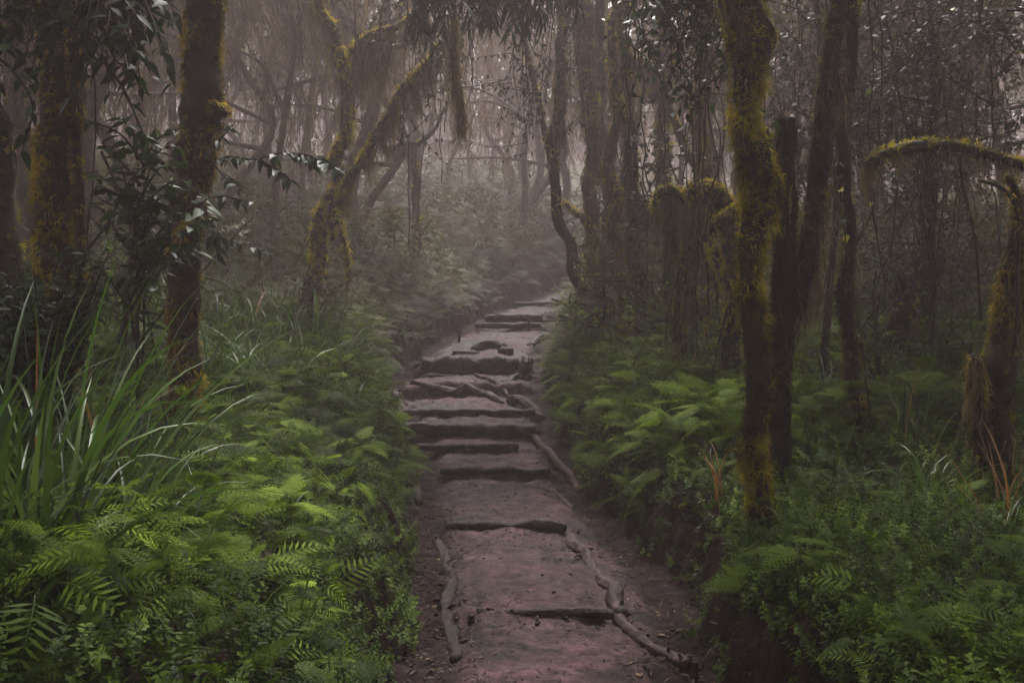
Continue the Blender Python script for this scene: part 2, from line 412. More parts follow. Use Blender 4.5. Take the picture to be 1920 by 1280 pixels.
# ----------------------------------------------------------------- leaf and plant prototypes
def leaf_proto(w=.36, fold=.10, droop=.18, seg=4, tipw=.62):
    t = np.linspace(0, 1, seg + 1)
    wid = w * np.sin(np.pi * t ** tipw) * .5 * (1.0 + .25 * (1 - t)); wid[0] = wid[-1] = .004
    z = -droop * t ** 2
    V = []
    for a, b, c in zip(t, wid, z): V += [(-b, a, c + fold * b * 2), (0, a, c), (b, a, c + fold * b * 2)]
    V = np.array(V); Q = []
    for k in range(seg):
        i = 3 * k; Q += [(i, i + 1, i + 4, i + 3), (i + 1, i + 2, i + 5, i + 4)]
    return V, [np.array(Q)]
LEAF = leaf_proto(); LEAF_S = leaf_proto(.5, .1, .12, 3, .7); LEAF_N = leaf_proto(.13, .1, .3, 5, .8)
LEAF_R = leaf_proto(.72, .08, .10, 4, .6)
KITE = (np.array([(0, 0, 0), (-.2, .45, .03), (0, 1, -.08), (.2, .45, .03)]), [np.array([(0, 1, 2), (0, 2, 3)])])

def frond_proto(npair=14, sub=7, W=.42, droop=.35, bare=.12, seed=0, tri=True):
    r = np.random.default_rng(seed); V = []; Q = []; T = []; tn = []
    def rach(t): return np.array([0, t - .12 * droop * t * t, .10 * t - droop * t * t])
    def kite(p, d, side, L, w, tt):
        i = len(V); m = p + d * L * .4
        V.extend([p, m - side * w * .5, p + d * L, m + side * w * .5]); T.append((i, i + 1, i + 2)); T.append((i, i + 2, i + 3)); tn.extend([tt] * 4)
    ts = bare + (1 - bare) * (np.arange(npair) + .5) / npair
    for k, t in enumerate(ts):
        p = rach(t); tg = rach(t + .01) - rach(t - .01); tg /= np.linalg.norm(tg)
        u = (t - bare) / (1 - bare)
        Lp = W * ((1 - u) ** .85 * min(1, .55 + u * 3) if tri else np.sin(np.pi * min(1, (u * .85 + .15)) ) ** .8) + .015
        for sgn in (-1, 1):
            d = np.array([sgn, 0, 0]) * .92 + tg * (.35 + .3 * u) + np.array([0, 0, r.normal() * .06]); d /= np.linalg.norm(d)
            ms = max(2, int(round(sub * (Lp / W) ** .7)))
            if sub <= 1:
                kite(p, d, tg, Lp, .055, r.normal() * .05); continue
            for q in range(ms):
                h = (q + .3) / ms; pp = p + d * Lp * h + np.array([0, 0, -.18 * Lp * h * h])
                pl = (Lp * .34 * (1 - h) ** .8 + .012) * r.uniform(.85, 1.15)
                sd = np.cross([0, 0, 1], d)
                for s2 in (-1, 1):
                    dd = sd * s2 * .9 + d * .55; dd /= np.linalg.norm(dd); dd[2] += r.normal() * .08 - .08
                    kite(pp, dd, d, pl, min(1.15 * Lp / ms, pl * .85), r.normal() * .04 + .06 * h)
            kite(p + d * Lp * (1 - .9 / ms), d, sd, Lp * 1.1 / ms, Lp * .35 / ms, .06)
    n0 = len(V); K = 9
    for k in range(K + 1):
        p = rach(k / K); w = .007 * (1.1 - k / K); V.extend([p + [-w, 0, .002], p + [w, 0, .002]]); tn.extend([-.1, -.1])
        if k: i = n0 + 2 * k; Q.append((i - 2, i - 1, i + 1, i))
    return np.array(V), [np.array(T), np.array(Q)], np.array(tn)
FR_HI = [frond_proto(15, 7, .34, .35, .10, 1), frond_proto(12, 7, .44, .5, .16, 2), frond_proto(17, 5, .24, .28, .06, 3)]
FR_SM = [frond_proto(11, 1, .34, .45, .10, 8), frond_proto(9, 1, .42, .65, .14, 9), frond_proto(13, 2, .24, .35, .06, 10), FR_HI[1]]
FR_MID = [frond_proto(12, 6, .36, .4, .12, 4), frond_proto(13, 5, .28, .5, .10, 5)]
FR_LO = [frond_proto(9, 1, .40, .40, .12, 6), frond_proto(10, 1, .32, .5, .10, 7, False)]

def sprig_proto(nl=12, lf=LEAF_S, seed=0, h=1., ls=.30, pair=True):
    r = np.random.default_rng(seed); V = []; Fs = []; tn = []; n0 = 0
    lean = r.normal(size=2) * .15
    def stem(t): return np.array([lean[0] * t * t, lean[1] * t * t, h * t])
    for k in range(nl):
        t = .15 + .85 * (k // 2) / (nl / 2 - .5) if pair else (k + 1) / nl
        az = (k % 2) * np.pi + (k // 2) * 1.4 + r.normal() * .3
        el = r.uniform(-.25, .35) + .5 * t ** 4
        f = np.array([np.cos(az) * np.cos(el), np.sin(az) * np.cos(el), np.sin(el)])
        x = np.cross(f, [0, 0, 1]); x /= np.linalg.norm(x); z = np.cross(x, f)
        s = ls * (1.15 - .6 * t) * r.uniform(.8, 1.2)
        pv = lf[0]; v = (pv[:, :1] * x + pv[:, 1:2] * f + pv[:, 2:] * z) * s + stem(min(t, 1))
        V.append(v); Fs.append(lf[1][0] + n0); n0 += len(v); tn += [r.normal() * .06 + .12 * (t - .6)] * len(v)
    sv = []; 
    for t in (0, .5, 1):
        p = stem(t); sv += [p + [-.012, 0, 0], p + [.012, 0, 0]]
    V.append(np.array(sv)); q = np.array([(0, 1, 3, 2), (2, 3, 5, 4)]) + n0; tn += [-.15] * 6
    fs = np.concatenate(Fs)
    return np.vstack(V), ([fs, q] if fs.shape[1] != 4 else [np.vstack([fs, q])]), np.array(tn)
SPR_HI = [sprig_proto(12, LEAF_S, 1, 1, .34), sprig_proto(10, LEAF_R, 2, 1, .34), sprig_proto(14, LEAF, 3, 1, .36)]
SPR_LO = [sprig_proto(10, KITE, 4, 1, .42), sprig_proto(12, KITE, 5, 1, .38)]

def blades(mb, pos, az, L, w, th0, th1, tint, seg=8):
    n = len(pos); th0 = np.broadcast_to(th0, (n,)); th1 = np.broadcast_to(th1, (n,)); L = np.broadcast_to(L, (n,)); w = np.broadcast_to(w, (n,))
    out = np.column_stack([np.cos(az), np.sin(az), np.zeros(n)]); side = np.column_stack([-np.sin(az), np.cos(az), np.zeros(n)])
    side = norm(side + rng.normal(size=(n, 3)) * .25)
    p = pos.copy(); V = []
    for k in range(seg + 1):
        t = k / seg
        ww = (w * min(1, .55 + 2 * t) * (1 - t ** 2.2) * .5 + .0006)[:, None]
        th = th0 + th1 * t ** 1.6
        nrm = out * -np.cos(th)[:, None] + np.array([0, 0, 1.]) * np.sin(th)[:, None]
        V += [p - side * ww + nrm * ww * .35, p, p + side * ww + nrm * ww * .35]
        p = p + (out * np.sin(th)[:, None] + np.array([0, 0, 1.]) * np.cos(th)[:, None]) * (L / seg)[:, None]
    V = np.stack(V, 1); m = V.shape[1]; off = np.arange(n)[:, None] * m; Q = []
    for k in range(seg):
        i = 3 * k; Q += [off + np.array([[i, i + 1, i + 4, i + 3]]), off + np.array([[i + 1, i + 2, i + 5, i + 4]])]
    mb.add(V.reshape(-1, 3), [np.vstack(Q)], np.repeat(np.clip(np.broadcast_to(tint, (n,)), 0, 1), m))

# ----------------------------------------------------------------- ground cover (stuff)
def scatter(n, y0, y1, side=0, emin=.0, emax=99, power=1.0):
    y = y0 + (y1 - y0) * rng.random(n) ** power; x = U(-1, 1, n) * (.57 * y + 1.6)
    e = edge(x, y) + .10 * vnoise(np.stack([x, y, x * 0], -1), 2.2, 31)
    k = (e > emin) & (e < emax)
    s = x - cx(y)
    if side: k &= (np.sign(s) == side)
    return x[k], y[k], e[k]

def up_frames(n, tilt):
    f = norm(np.column_stack([rng.normal(size=n) * tilt, rng.normal(size=n) * tilt, np.ones(n)]))   # plant axis
    az = U(0, 2 * np.pi, n); h = np.column_stack([np.cos(az), np.sin(az), np.zeros(n)])
    return f, h

def add_fronds(mb, protos, x, y, lift, size, elev, tint, towards=None):
    n = len(x); z = H(x, y)
    az = U(0, 2 * np.pi, n) if towards is None else towards + rng.normal(size=n) * .9
    f = np.column_stack([np.cos(az), np.sin(az), np.tan(elev)])
    up = norm(np.column_stack([rng.normal(size=n) * .3, rng.normal(size=n) * .3 - .25, np.ones(n)]))
    pos = np.column_stack([x, y, z + lift]); ch = rng.integers(0, len(protos), n)
    for i, p in enumerate(protos):
        k = ch == i; inst(mb, p, pos[k], f[k], up[k], size[k], tint[k])

def add_sprigs(mb, protos, x, y, lift, size, tint, tilt=.35):
    n = len(x); z = H(x, y); f, h = up_frames(n, tilt)
    # prototype axis is +Z: orient with inst's up = plant axis, forward = random horizontal made perpendicular
    h = norm(h - f * (h * f).sum(1, keepdims=True))
    pos = np.column_stack([x, y, z + lift]); ch = rng.integers(0, len(protos), n)
    for i, p in enumerate(protos):
        k = ch == i; inst(mb, p, pos[k], h[k], f[k], size[k], tint[k])

def patch(x, y, sc, seed): return vnoise(np.stack([x, y, np.zeros_like(x)], -1), sc, seed)

def ground_cover():
    # near left: ferns over low herbs
    mb = MB()
    x, y, e = scatter(9500, 2.4, 8.5, -1, .10); n = len(x); dens = patch(x, y, 1.1, 51); k = dens > -.55 + .4 * rng.random(n); x, y, e = x[k], y[k], e[k]; n = len(x)
    hgt = np.clip(.08 + .42 * sstep(0, .8, e), 0, .6)
    add_fronds(mb, FR_HI + FR_SM[:3], x, y, hgt * U(.1, 1.0, n), U(.13, .31, n), U(-.35, .75, n), .38 + .30 * patch(x, y, 1.3, 52) + .16 * rng.normal(size=n))
    x, y, e = scatter(4200, 3.0, 9, 1, .16); n = len(x); k = patch(x, y, 1.0, 53) > -.15; x, y, e = x[k], y[k], e[k]; n = len(x)
    add_fronds(mb, FR_HI + FR_SM[:2], x, y, U(.02, .24, n), U(.12, .27, n), U(-.3, .6, n), .36 + .18 * patch(x, y, .9, 54) + .13 * rng.normal(size=n))
    x, y, e = scatter(10500, 7.5, 15, 0, .03); n = len(x); k = patch(x, y, .7, 55) > -.5; x, y, e = x[k], y[k], e[k]; n = len(x)
    add_fronds(mb, FR_MID, x, y, np.clip(e, .08, .55) * U(.1, 1, n), U(.22, .45, n), U(-.3, .7, n), .41 + .2 * patch(x, y, .6, 56) + .14 * rng.normal(size=n))
    x, y, e = scatter(5200, 2.6, 7.0, -1, .18); n = len(x)
    add_fronds(mb, FR_SM, x, y, np.clip(.14 + .38 * sstep(0, .8, e), 0, .6) * U(.7, 1.1, n), U(.10, .24, n), U(-.5, .8, n), .38 + .30 * patch(x, y, 1.6, 57) + .16 * rng.normal(size=n))
    mb.build('fern_undergrowth', M_fern, kind='stuff', smooth=False)
    # herbs
    mb = MB()
    x, y, e = scatter(17000, 2.4, 8.5, -1, -.04); n = len(x)
    hg = .05 + .34 * sstep(0, .7, e)
    add_sprigs(mb, SPR_HI, x, y, hg * U(0, 1, n) - .02, U(.05, .12, n), .38 + .2 * patch(x, y, 1.3, 61) + .14 * rng.normal(size=n), .5)
    x, y, e = scatter(42000, 3.0, 12, 0, -.05, .55); k = (x < cx(y)) | (e > .38) | (y > 9.5) | (rng.random(len(x)) < .5); x, y, e = x[k], y[k], e[k]; n = len(x)
    add_sprigs(mb, SPR_HI, x, y, U(-.02, .10, n), U(.05, .11, n), .34 + .2 * patch(x, y, 1.3, 65) + .14 * rng.normal(size=n), .7)
    x, y, e = scatter(32000, 2.6, 9.0, 1, .12); n = len(x)
    hg = .03 + .22 * sstep(0, .6, e)
    add_sprigs(mb, SPR_HI, x, y, hg * U(0, 1, n) - .02, U(.05, .115, n), .42 + .22 * patch(x, y, 1.3, 62) + .15 * rng.normal(size=n), .5)
    x, y, e = scatter(26000, 8.2, 17, 0, -.02); n = len(x)
    add_sprigs(mb, SPR_LO, x, y, np.clip(e, 0, .4) * U(0, 1, n), U(.10, .22, n), .40 + .2 * patch(x, y, .8, 63) + .14 * rng.normal(size=n), .5)
    mb.build('leafy_undergrowth', M_herb, kind='stuff', smooth=False)
    # far brush, browner
    mb = MB()
    x, y, e = scatter(26000, 13, 26, 0, .05); n = len(x)
    add_fronds(mb, FR_LO, x, y, np.clip(e, .05, .6) * U(.1, 1.2, n), U(.20, .45, n), U(-.2, .8, n), .38 + .2 * patch(x, y, .4, 71) + .15 * rng.normal(size=n))
    x, y, e = scatter(26000, 24, 62, 0, .0, 99, 1.3); n = len(x)
    add_fronds(mb, FR_LO, x, y, U(.1, 1.1, n), U(.32, .7, n), U(-.2, 1.0, n), .36 + .2 * patch(x, y, .3, 72) + .15 * rng.normal(size=n))
    x, y, e = scatter(9000, 12, 34, 0, .5); n = len(x); k = patch(x, y, .35, 73) > -.1; x, y, e = x[k], y[k], e[k]; n = len(x)
    add_sprigs(mb, SPR_LO, x, y, U(.1, 1.3, n), U(.3, .7, n), .45 + .2 * patch(x, y, .4, 74) + .15 * rng.normal(size=n), .5)
    mb.build('brush', M_brush, kind='stuff', smooth=False)
    # loose grass between
    mb = MB()
    def gr(n, y0, y1, side, L0, L1, w, emin, tint):
        x, y, e = scatter(n, y0, y1, side, emin); m = len(x)
        k = patch(x, y, .8, 81) > -.1; x, y, e = x[k], y[k], e[k]; m = len(x)
        blades(mb, np.column_stack([x, y, H(x, y) - .02]), U(0, 6.28, m), U(L0, L1, m), w * U(.6, 1.3, m), U(0, .45, m), U(.6, 2.1, m), tint + .16 * rng.normal(size=m), 6)
    gr(700, 2.6, 8, -1, .4, .9, .010, .3, .5); gr(5200, 8, 15, -1, .6, 1.25, .016, .5, .58)
    gr(350, 3, 8, 1, .3, .6, .008, .3, .5); gr(1500, 8, 15, 1, .4, .9, .012, .5, .46); gr(5500, 14, 30, 0, .7, 1.5, .02, .5, .55)
    mb.build('grass', M_sedge, kind='stuff')
    # roots, drooping hairs and leaf litter on the cut bank and in the gutters
    mb = MB()
    x, y, e = scatter(60000, 3, 16, 0, -.42, .45); n = len(x); k = rng.random(n) < np.where(e < .05, .5, .22); x, y = x[k], y[k]; n = len(x)
    f = np.column_stack([rng.normal(size=n), rng.normal(size=n), rng.normal(size=n) * .25]); up = np.column_stack([rng.normal(size=n) * .35, rng.normal(size=n) * .35, np.ones(n)])
    inst(mb, KITE, np.column_stack([x, y, H(x, y) + .006]), f, up, U(.02, .06, n), np.clip(.42 + .26 * rng.normal(size=n), 0, 1))
    y = U(3, 15, 6000); x = cx(y) + U(-.75, .75, 6000); k = patch(x, y, 2.3, 88) > -.05; x, y = x[k], y[k]; n = len(x)
    f = np.column_stack([rng.normal(size=n), rng.normal(size=n), rng.normal(size=n) * .1]); up = np.column_stack([rng.normal(size=n) * .2, rng.normal(size=n) * .2, np.ones(n)])
    inst(mb, KITE, np.column_stack([x, y, H(x, y) + .004]), f, up, U(.014, .045, n), np.clip(.36 + .28 * rng.normal(size=n), 0, 1))
    x, y, e = scatter(9000, 3, 14, 0, -.45, .25); n = len(x); 
    az = U(0, 6.28, n); strands(mb, np.column_stack([x, y, H(x, y) + .008]), np.column_stack([np.cos(az), np.sin(az), U(-.1, .2, n)]), U(.05, .2, n), .006, .0, np.clip(.35 + .2 * rng.normal(size=n), 0, 1))
    mb.build('leaf_litter', M_litter, kind='stuff', smooth=False)
    mb = MB()
    ico = np.array([(0, 0, 1), (.9, 0, .2), (.28, .85, .25), (-.72, .53, .2), (-.72, -.53, .25), (.28, -.85, .2), (0, 0, -.5)], float)
    fc = np.array([(0, 1, 2), (0, 2, 3), (0, 3, 4), (0, 4, 5), (0, 5, 1), (6, 2, 1), (6, 3, 2), (6, 4, 3), (6, 5, 4), (6, 1, 5)])
    y = U(3, 17, 9000); s = rng.normal(size=9000) * .6; x = cx(y) + s; e = edge(x, y)
    near = np.min(np.abs(y[:, None] - (np.array([q[0] for q in STEPS])[None] - .07)), 1)
    k = (rng.random(9000) < np.where(near < .10, .8, np.where(e > -.4, .35, .03))) & (e < .1); x, y = x[k], y[k]; n = len(x)
    inst(mb, (ico, [fc]), np.column_stack([x, y, H(x, y)]), np.column_stack([rng.normal(size=n), rng.normal(size=n), .3 * rng.normal(size=n)]), np.array([0, 0, 1.]) + rng.normal(size=(n, 3)) * .3, .005 + .016 * rng.random(n) ** 3, np.clip(.35 + .2 * rng.normal(size=n), 0, .7))
    mb.build('mud_crumbs', M_litter, kind='stuff')
    mb = MB()
    x, y, e = scatter(26000, 3.5, 14, 0, .02, .42); n = len(x)
    sg = np.sign(x - cx(y)); d = np.column_stack([-sg * .8, rng.normal(size=n) * .4, U(-.3, .6, n)])
    strands(mb, np.column_stack([x, y, H(x, y) - .005]), d, U(.03, .14, n), .006, U(.3, 1.2, n), np.clip(.22 + .16 * rng.normal(size=n), 0, .7))
    mb.build('bank_moss', M_moss, kind='stuff')
ground_cover()

# ----------------------------------------------------------------- logs, roots and stones on the path
def ground_log(name, label, cat, pts, rads, k=.35, mat=None, seg=12, rough=.14, stubs=0, group=None, seed=0, lift=None, pxw=True):
    """pts: (u, d) pairs, following the terrain"""
    p = []
    for i, (u, d) in enumerate(pts):
        x = X(u, d); hs = H(np.array([x - .03, x, x + .03, x, x]), np.array([d, d, d, d - .06, d + .08])); 
        z = hs[1] if lift is None else lift
        p.append((x, d, z + k * (rads[i] if np.ndim(rads) else rads)))
    p = np.array(p); mb = MB()
    r = np.broadcast_to(rads, (len(p),))
    tb = tube(mb, p, r, 20, 16, rough + .06, 9., seed, wob=.05, flute=.26)
    for s in range(stubs):
        i = rng.integers(1, len(tb['c']) - 1); d = norm(rng.normal(size=3) + [0, -.6, .5]); q = tb['c'][i]
        tube(mb, [q, q + d * tb['r'][i] * 1.6, q + d * tb['r'][i] * 2.2 + [0, 0, -.01]], [tb['r'][i] * .4, tb['r'][i] * .25, tb['r'][i] * .12], 6, 3, .1, 20, s)
    o = mb.build(name, mat or M_log)
    return tag(o, label, cat, group)

def step_log(label, u0, u1, y, r, ztop, seed, mat=None, tilt=0., n=6, wob=1.):
    us = np.linspace(u0, u1, n); q = []
    for i, u in enumerate(us):
        x = X(u, y); q.append((x, y + .014 * wob * math.sin(i * 1.9 + seed) + r * .15, ztop - r * 1.0 + tilt * (i / (n - 1) - .5) + .006 * wob * math.sin(i * 2.7 + seed * 2)))
    mb = MB(); tube(mb, q, r * np.array([.9] + [1, 1.06, .97, 1.03, 1][:n - 2] + [.85]), 18, 16, .20, 9., seed, wob=.015, flute=.14)
    return tag(mb.build('log_step', mat or M_log), label, 'log step', 'log steps up the path')
step_log('thin dark sunken log beside the short upright peg', 893, 1150, 5.80, .030, .022, 1, M_logdark)
step_log('muddy crooked log edging the tread between the two thick side logs', 838, 1062, 7.78, .042, .175, 2, M_logdark, wob=2)
step_log('eroded lumpy log half buried in churned mud', 826, 1032, 9.60, .04, .372, 3, M_logdark, wob=2.2)
step_log('short thin log step just below the thick dark log', 783, 972, 10.38, .038, .52, 4, M_logdark)
step_log('thick dark log forming a tall riser in the middle of the stairs', 758, 1004, 11.06, .078, .68, 5, M_logdark, wob=.8)
step_log('pale straight wide log step level with the end of the side pole', 744, 1002, 11.88, .042, .775, 6, M_logdark)
step_log('tall straight log step next to the rotten stump', 792, 972, 15.15, .115, 1.345, 7, M_logdark, wob=.7)
step_log('thin bowed log step lying in front of the darker upper one', 893, 1012, 18.62, .05, 1.93, 8, M_logdark)
step_log('dark upper log step with a shadowed face, near the bend', 910, 1016, 19.75, .075, 2.12, 9, M_logdark)
step_log('farthest log step in the haze where the path bends away', 962, 1050, 23.45, .055, 2.52, 10, M_logdark)

ground_log('side_log', 'knobbly thick log with stubs along the right edge of the near tread', 'log', [(1066, 7.75), (1082, 7.35), (1103, 7.0), (1124, 6.55), (1150, 6.2), (1172, 5.85)], [.036, .046, .05, .042, .052, .044], .05, M_log, stubs=7, seed=21, group='logs edging the path')
ground_log('side_log', 'thinner log running from the knobbly log down to the stake', 'log', [(1160, 5.82), (1200, 5.55), (1245, 5.25), (1292, 5.05)], [.036, .034, .032, .036], .45, M_log, stubs=4, seed=22, group='logs edging the path')
ground_log('side_log', 'rotten dark log along the left edge of the near tread', 'log', [(822, 7.75), (838, 7.2), (850, 6.7), (846, 6.1), (852, 5.6), (860, 5.15)], [.034, .045, .05, .042, .046, .036], -.3, M_logdark, stubs=8, seed=23, group='logs edging the path')
ground_log('side_log', 'long straight pole beside the stairs below the blunt log end', 'log', [(1000, 11.05), (1028, 10.4), (1056, 9.75), (1084, 9.15)], [.042, .04, .038, .034], .8, M_log, stubs=2, seed=24, group='logs edging the path')
ground_log('side_log', 'short blunt log with a sawn end above the long pole', 'log', [(958, 12.75), (982, 12.3), (1006, 11.85)], [.06, .058, .055], .9, M_log, seed=25, group='logs edging the path')
ground_log('side_log', 'short curved branch piece in the muddy right gutter', 'log', [(1038, 9.25), (1055, 8.95), (1078, 8.6)], [.026, .028, .022], .8, M_log, stubs=2, seed=26, group='logs edging the path')
ground_log('side_log', 'slim upright looking root along the left edge of the stairs', 'log', [(764, 10.4), (768, 9.8), (770, 9.3), (786, 8.75)], [.03, .034, .038, .03], .7, M_log, seed=27, group='logs edging the path')
ground_log('side_log', 'thin stick lying slantwise on the tread above the bent root', 'log', [(890, 14.3), (912, 13.9), (930, 13.5), (952, 13.1)], [.03, .034, .03, .026], .8, M_log, seed=28, group='logs edging the path')
ground_log('tree_root', 'thick bent root crossing the path as a natural step', 'root', [(772, 13.55), (800, 13.32), (850, 13.27), (876, 13.3), (895, 13.12), (918, 12.85), (942, 12.55)], [.04, .055, .06, .062, .055, .045, .02], .6, M_log, seed=31, rough=.2)
ground_log('tree_root', 'gnarled root hump at the left edge beside the bent root', 'root', [(742, 13.5), (738, 13.1), (744, 12.7), (758, 12.3), (778, 11.98)], [.03, .08, .10, .07, .02], .5, M_log, seed=32, rough=.35)
ground_log('tree_root', 'slender root curving over the mud under the tall log step', 'root', [(782, 15.0), (800, 14.6), (825, 14.5), (846, 14.6)], [.03, .032, .03, .016], .7, M_log, seed=33)
ground_log('tree_root', 'root running left from the end of the tall log step', 'root', [(720, 15.6), (752, 15.4), (785, 15.35), (800, 15.25)], [.012, .03, .036, .03], .7, M_log, seed=34)
ground_log('tree_root', 'long root slanting down from the rotten stump', 'root', [(988, 14.9), (972, 14.5), (955, 14.1), (940, 13.8)], [.07, .05, .036, .016], .6, M_logdark, seed=35)
ground_log('tree_root', 'root beside the right edge below the thin bowed log', 'root', [(1030, 18.6), (1018, 18.0), (1000, 17.3), (990, 16.8)], [.02, .05, .05, .02], .7, M_logdark, seed=36)

# arching root with the dark hollow and two low stones
q = [(X(880, 16.3), 16.3, H(X(880, 16.3), 16.3) - .05), (X(893, 16.3), 16.32, 1.47), (X(918, 16.3), 16.34, 1.53), (X(942, 16.3), 16.32, 1.49), (X(958, 16.3), 16.3, H(X(958, 16.3), 16.3) - .05)]
mb = MB(); tube(mb, q, [.05, .07, .08, .07, .04], 14, 10, .3, 9, 41, flute=.2)
tag(mb.build('tree_root', M_logdark), 'dark root arching like a low hoop above the tall log step', 'root')
def stone(label, u, d, sx, sy, sz, seed, mat):
    n, m = 20, 12; th = np.linspace(0, 2 * np.pi, n, endpoint=False); ph = np.linspace(-.5 * np.pi, .5 * np.pi, m)
    A, B = np.meshgrid(th, ph); D = np.stack([np.cos(A) * np.cos(B), np.sin(A) * np.cos(B), np.sin(B)], -1)
    D = D * (1 + .22 * fbm(D, 1.7, seed, 3))[..., None]; x = X(u, d)
    V = D * [sx, sy, sz] + [x, d, float(H(x, d)) + sz * .25]
    i, j = np.meshgrid(np.arange(m - 1), np.arange(n), indexing='ij'); j2 = (j + 1) % n
    mb = MB(); mb.add(V.reshape(-1, 3), np.stack([i * n + j, i * n + j2, (i + 1) * n + j2, (i + 1) * n + j], -1).reshape(-1, 4))
    return tag(mb.build('stone', mat), label, 'stone')
stone('low muddy stone under the left foot of the arching root', 872, 15.9, .22, .12, .06, 3, M_logdark)
stone('small pointed stone under the right foot of the arching root', 948, 15.9, .13, .10, .07, 4, M_logdark)

def stake(label, u, d, h, r, seed, lean=(0, 0), mat=None):
    x = X(u, d); z = float(H(x, d)); mb = MB()
    tube(mb, [(x, d, z - .08), (x + lean[0] * .5, d + lean[1] * .5, z + h * .5), (x + lean[0], d + lean[1], z + h)], [r * 1.1, r, r * .85], 9, 5, .15, 14, seed)
    return tag(mb.build('wooden_stake', mat or M_logdark), label, 'stake')
stake('short dark peg at the left end of the thin sunken log', 884, 5.74, .045, .02, 1)
stake('reddish brown broken stake at the end of the thinner side log', 1300, 5.0, .09, .018, 2, (.01, 0), M_log)
stake('thin stake stuck in the left edge near the haze', 860, 17.2, .22, .025, 3, (.02, 0))
stake('upright stake at the right end of the thin bowed log', 991, 18.5, .2, .03, 4, (.01, 0))
# rotten stump with root feet
x, d = X(985, 14.7), 14.7; z = float(H(x, d)); st = thing('tree_stump', 'jagged rotten stump at the right end of the tall log step', 'stump', (x, d, z))
mb = MB(); tube(mb, [(x, d, z - .05), (x, d, z + .08), (x + .02, d, z + .2), (x + .03, d, z + .26)], [.19, .13, .10, .085], 16, 6, .35, 9, 51); mb.build('stump_body', M_logdark, st)
mb = MB()
for a in range(5):
    t = a * 1.25 + 3; tube(mb, [(x, d, z + .08), (x + .16 * math.cos(t), d + .16 * math.sin(t), z + .03), (x + .34 * math.cos(t), d + .34 * math.sin(t), float(H(x + .34 * math.cos(t), d + .34 * math.sin(t))) - .02)], [.06, .045, .02], 8, 5, .2, 12, a)
mb.build('stump_roots', M_logdark, st)
mb = MB()
for a in range(9):
    t = a * .7; tube(mb, [(x + .03 + .07 * math.cos(t), d + .07 * math.sin(t), z + .22), (x + .04 + .08 * math.cos(t), d + .08 * math.sin(t), z + .27 + .05 * (a % 3))], [.022, .004], 5, 2, .2, 20, a)
mb.build('splinters', M_logdark, st)

# ----------------------------------------------------------------- trees that can be told apart
def leafy(mbS, mbL, pts, rad, n, size, proto, tint=.5, droop=.35, lo=.15, spread=1., tvar=.13):
    tb = tube(mbS, pts, rad, 5, 6, .1, 20, 3, wob=.015)
    c, t = tb['c'], tb['t']
    f = np.linspace(lo, 1, n) * (len(c) - 1.001); k = f.astype(int); h = (f - k)[:, None]
    p = c[k] * (1 - h) + c[k + 1] * h
    sd = norm(np.cross(t[k], np.array([0, 0, 1.]) + rng.normal(size=(n, 3)) * .3)) * np.where(np.arange(n) % 2, 1, -1)[:, None]
    d = t[k] * U(.3, .9, n)[:, None] + sd * spread + rng.normal(size=(n, 3)) * .3 + np.array([0, 0, -1.]) * droop
    up = np.array([0, 0, 1.]) + rng.normal(size=(n, 3)) * .35
    inst(mbL, proto, p, d, up, size * U(.6, 1.25, n), np.clip(tint + tvar * rng.normal(size=n), 0, 1))
    return tb

def crown_leaves(mbS, mbL, base, rad, cent, spread, nb, nl, size, proto, tint=.45):
    """boughs that fan out above the frame with leaf sprays"""
    cent = np.asarray(cent, float)
    for i in range(nb):
        e = cent + rng.normal(size=3) * spread * np.array([1, 1, .45])
        m = (np.asarray(base) + e) / 2 + rng.normal(size=3) * .3 + [0, 0, .3]
        tb = tube(mbS, [base, m, e], [rad, rad * .6, .01], 6, 5, .12, 8, i, wob=.05)
        k = rng.integers(len(tb['c']) // 3, len(tb['c']), nl)
        p = tb['c'][k] + rng.normal(size=(nl, 3)) * .35 * np.array([1, 1, .6])
        inst(mbL, proto, p, rng.normal(size=(nl, 3)) + [0, 0, -.5], np.array([0, 0, 1.]) + rng.normal(size=(nl, 3)) * .4, size * U(.6, 1.3, nl), np.clip(tint + .15 * rng.normal(size=nl), 0, 1))

def pxline(pts, d, wpx, dd=None):
    p = []; 
    for i, (u, v) in enumerate(pts): p.append(P(u, v, d + (dd[i] if dd is not None else 0)))
    return np.array(p), np.asarray(wpx, float) * (.5 if d < 11 else .36) * d / F

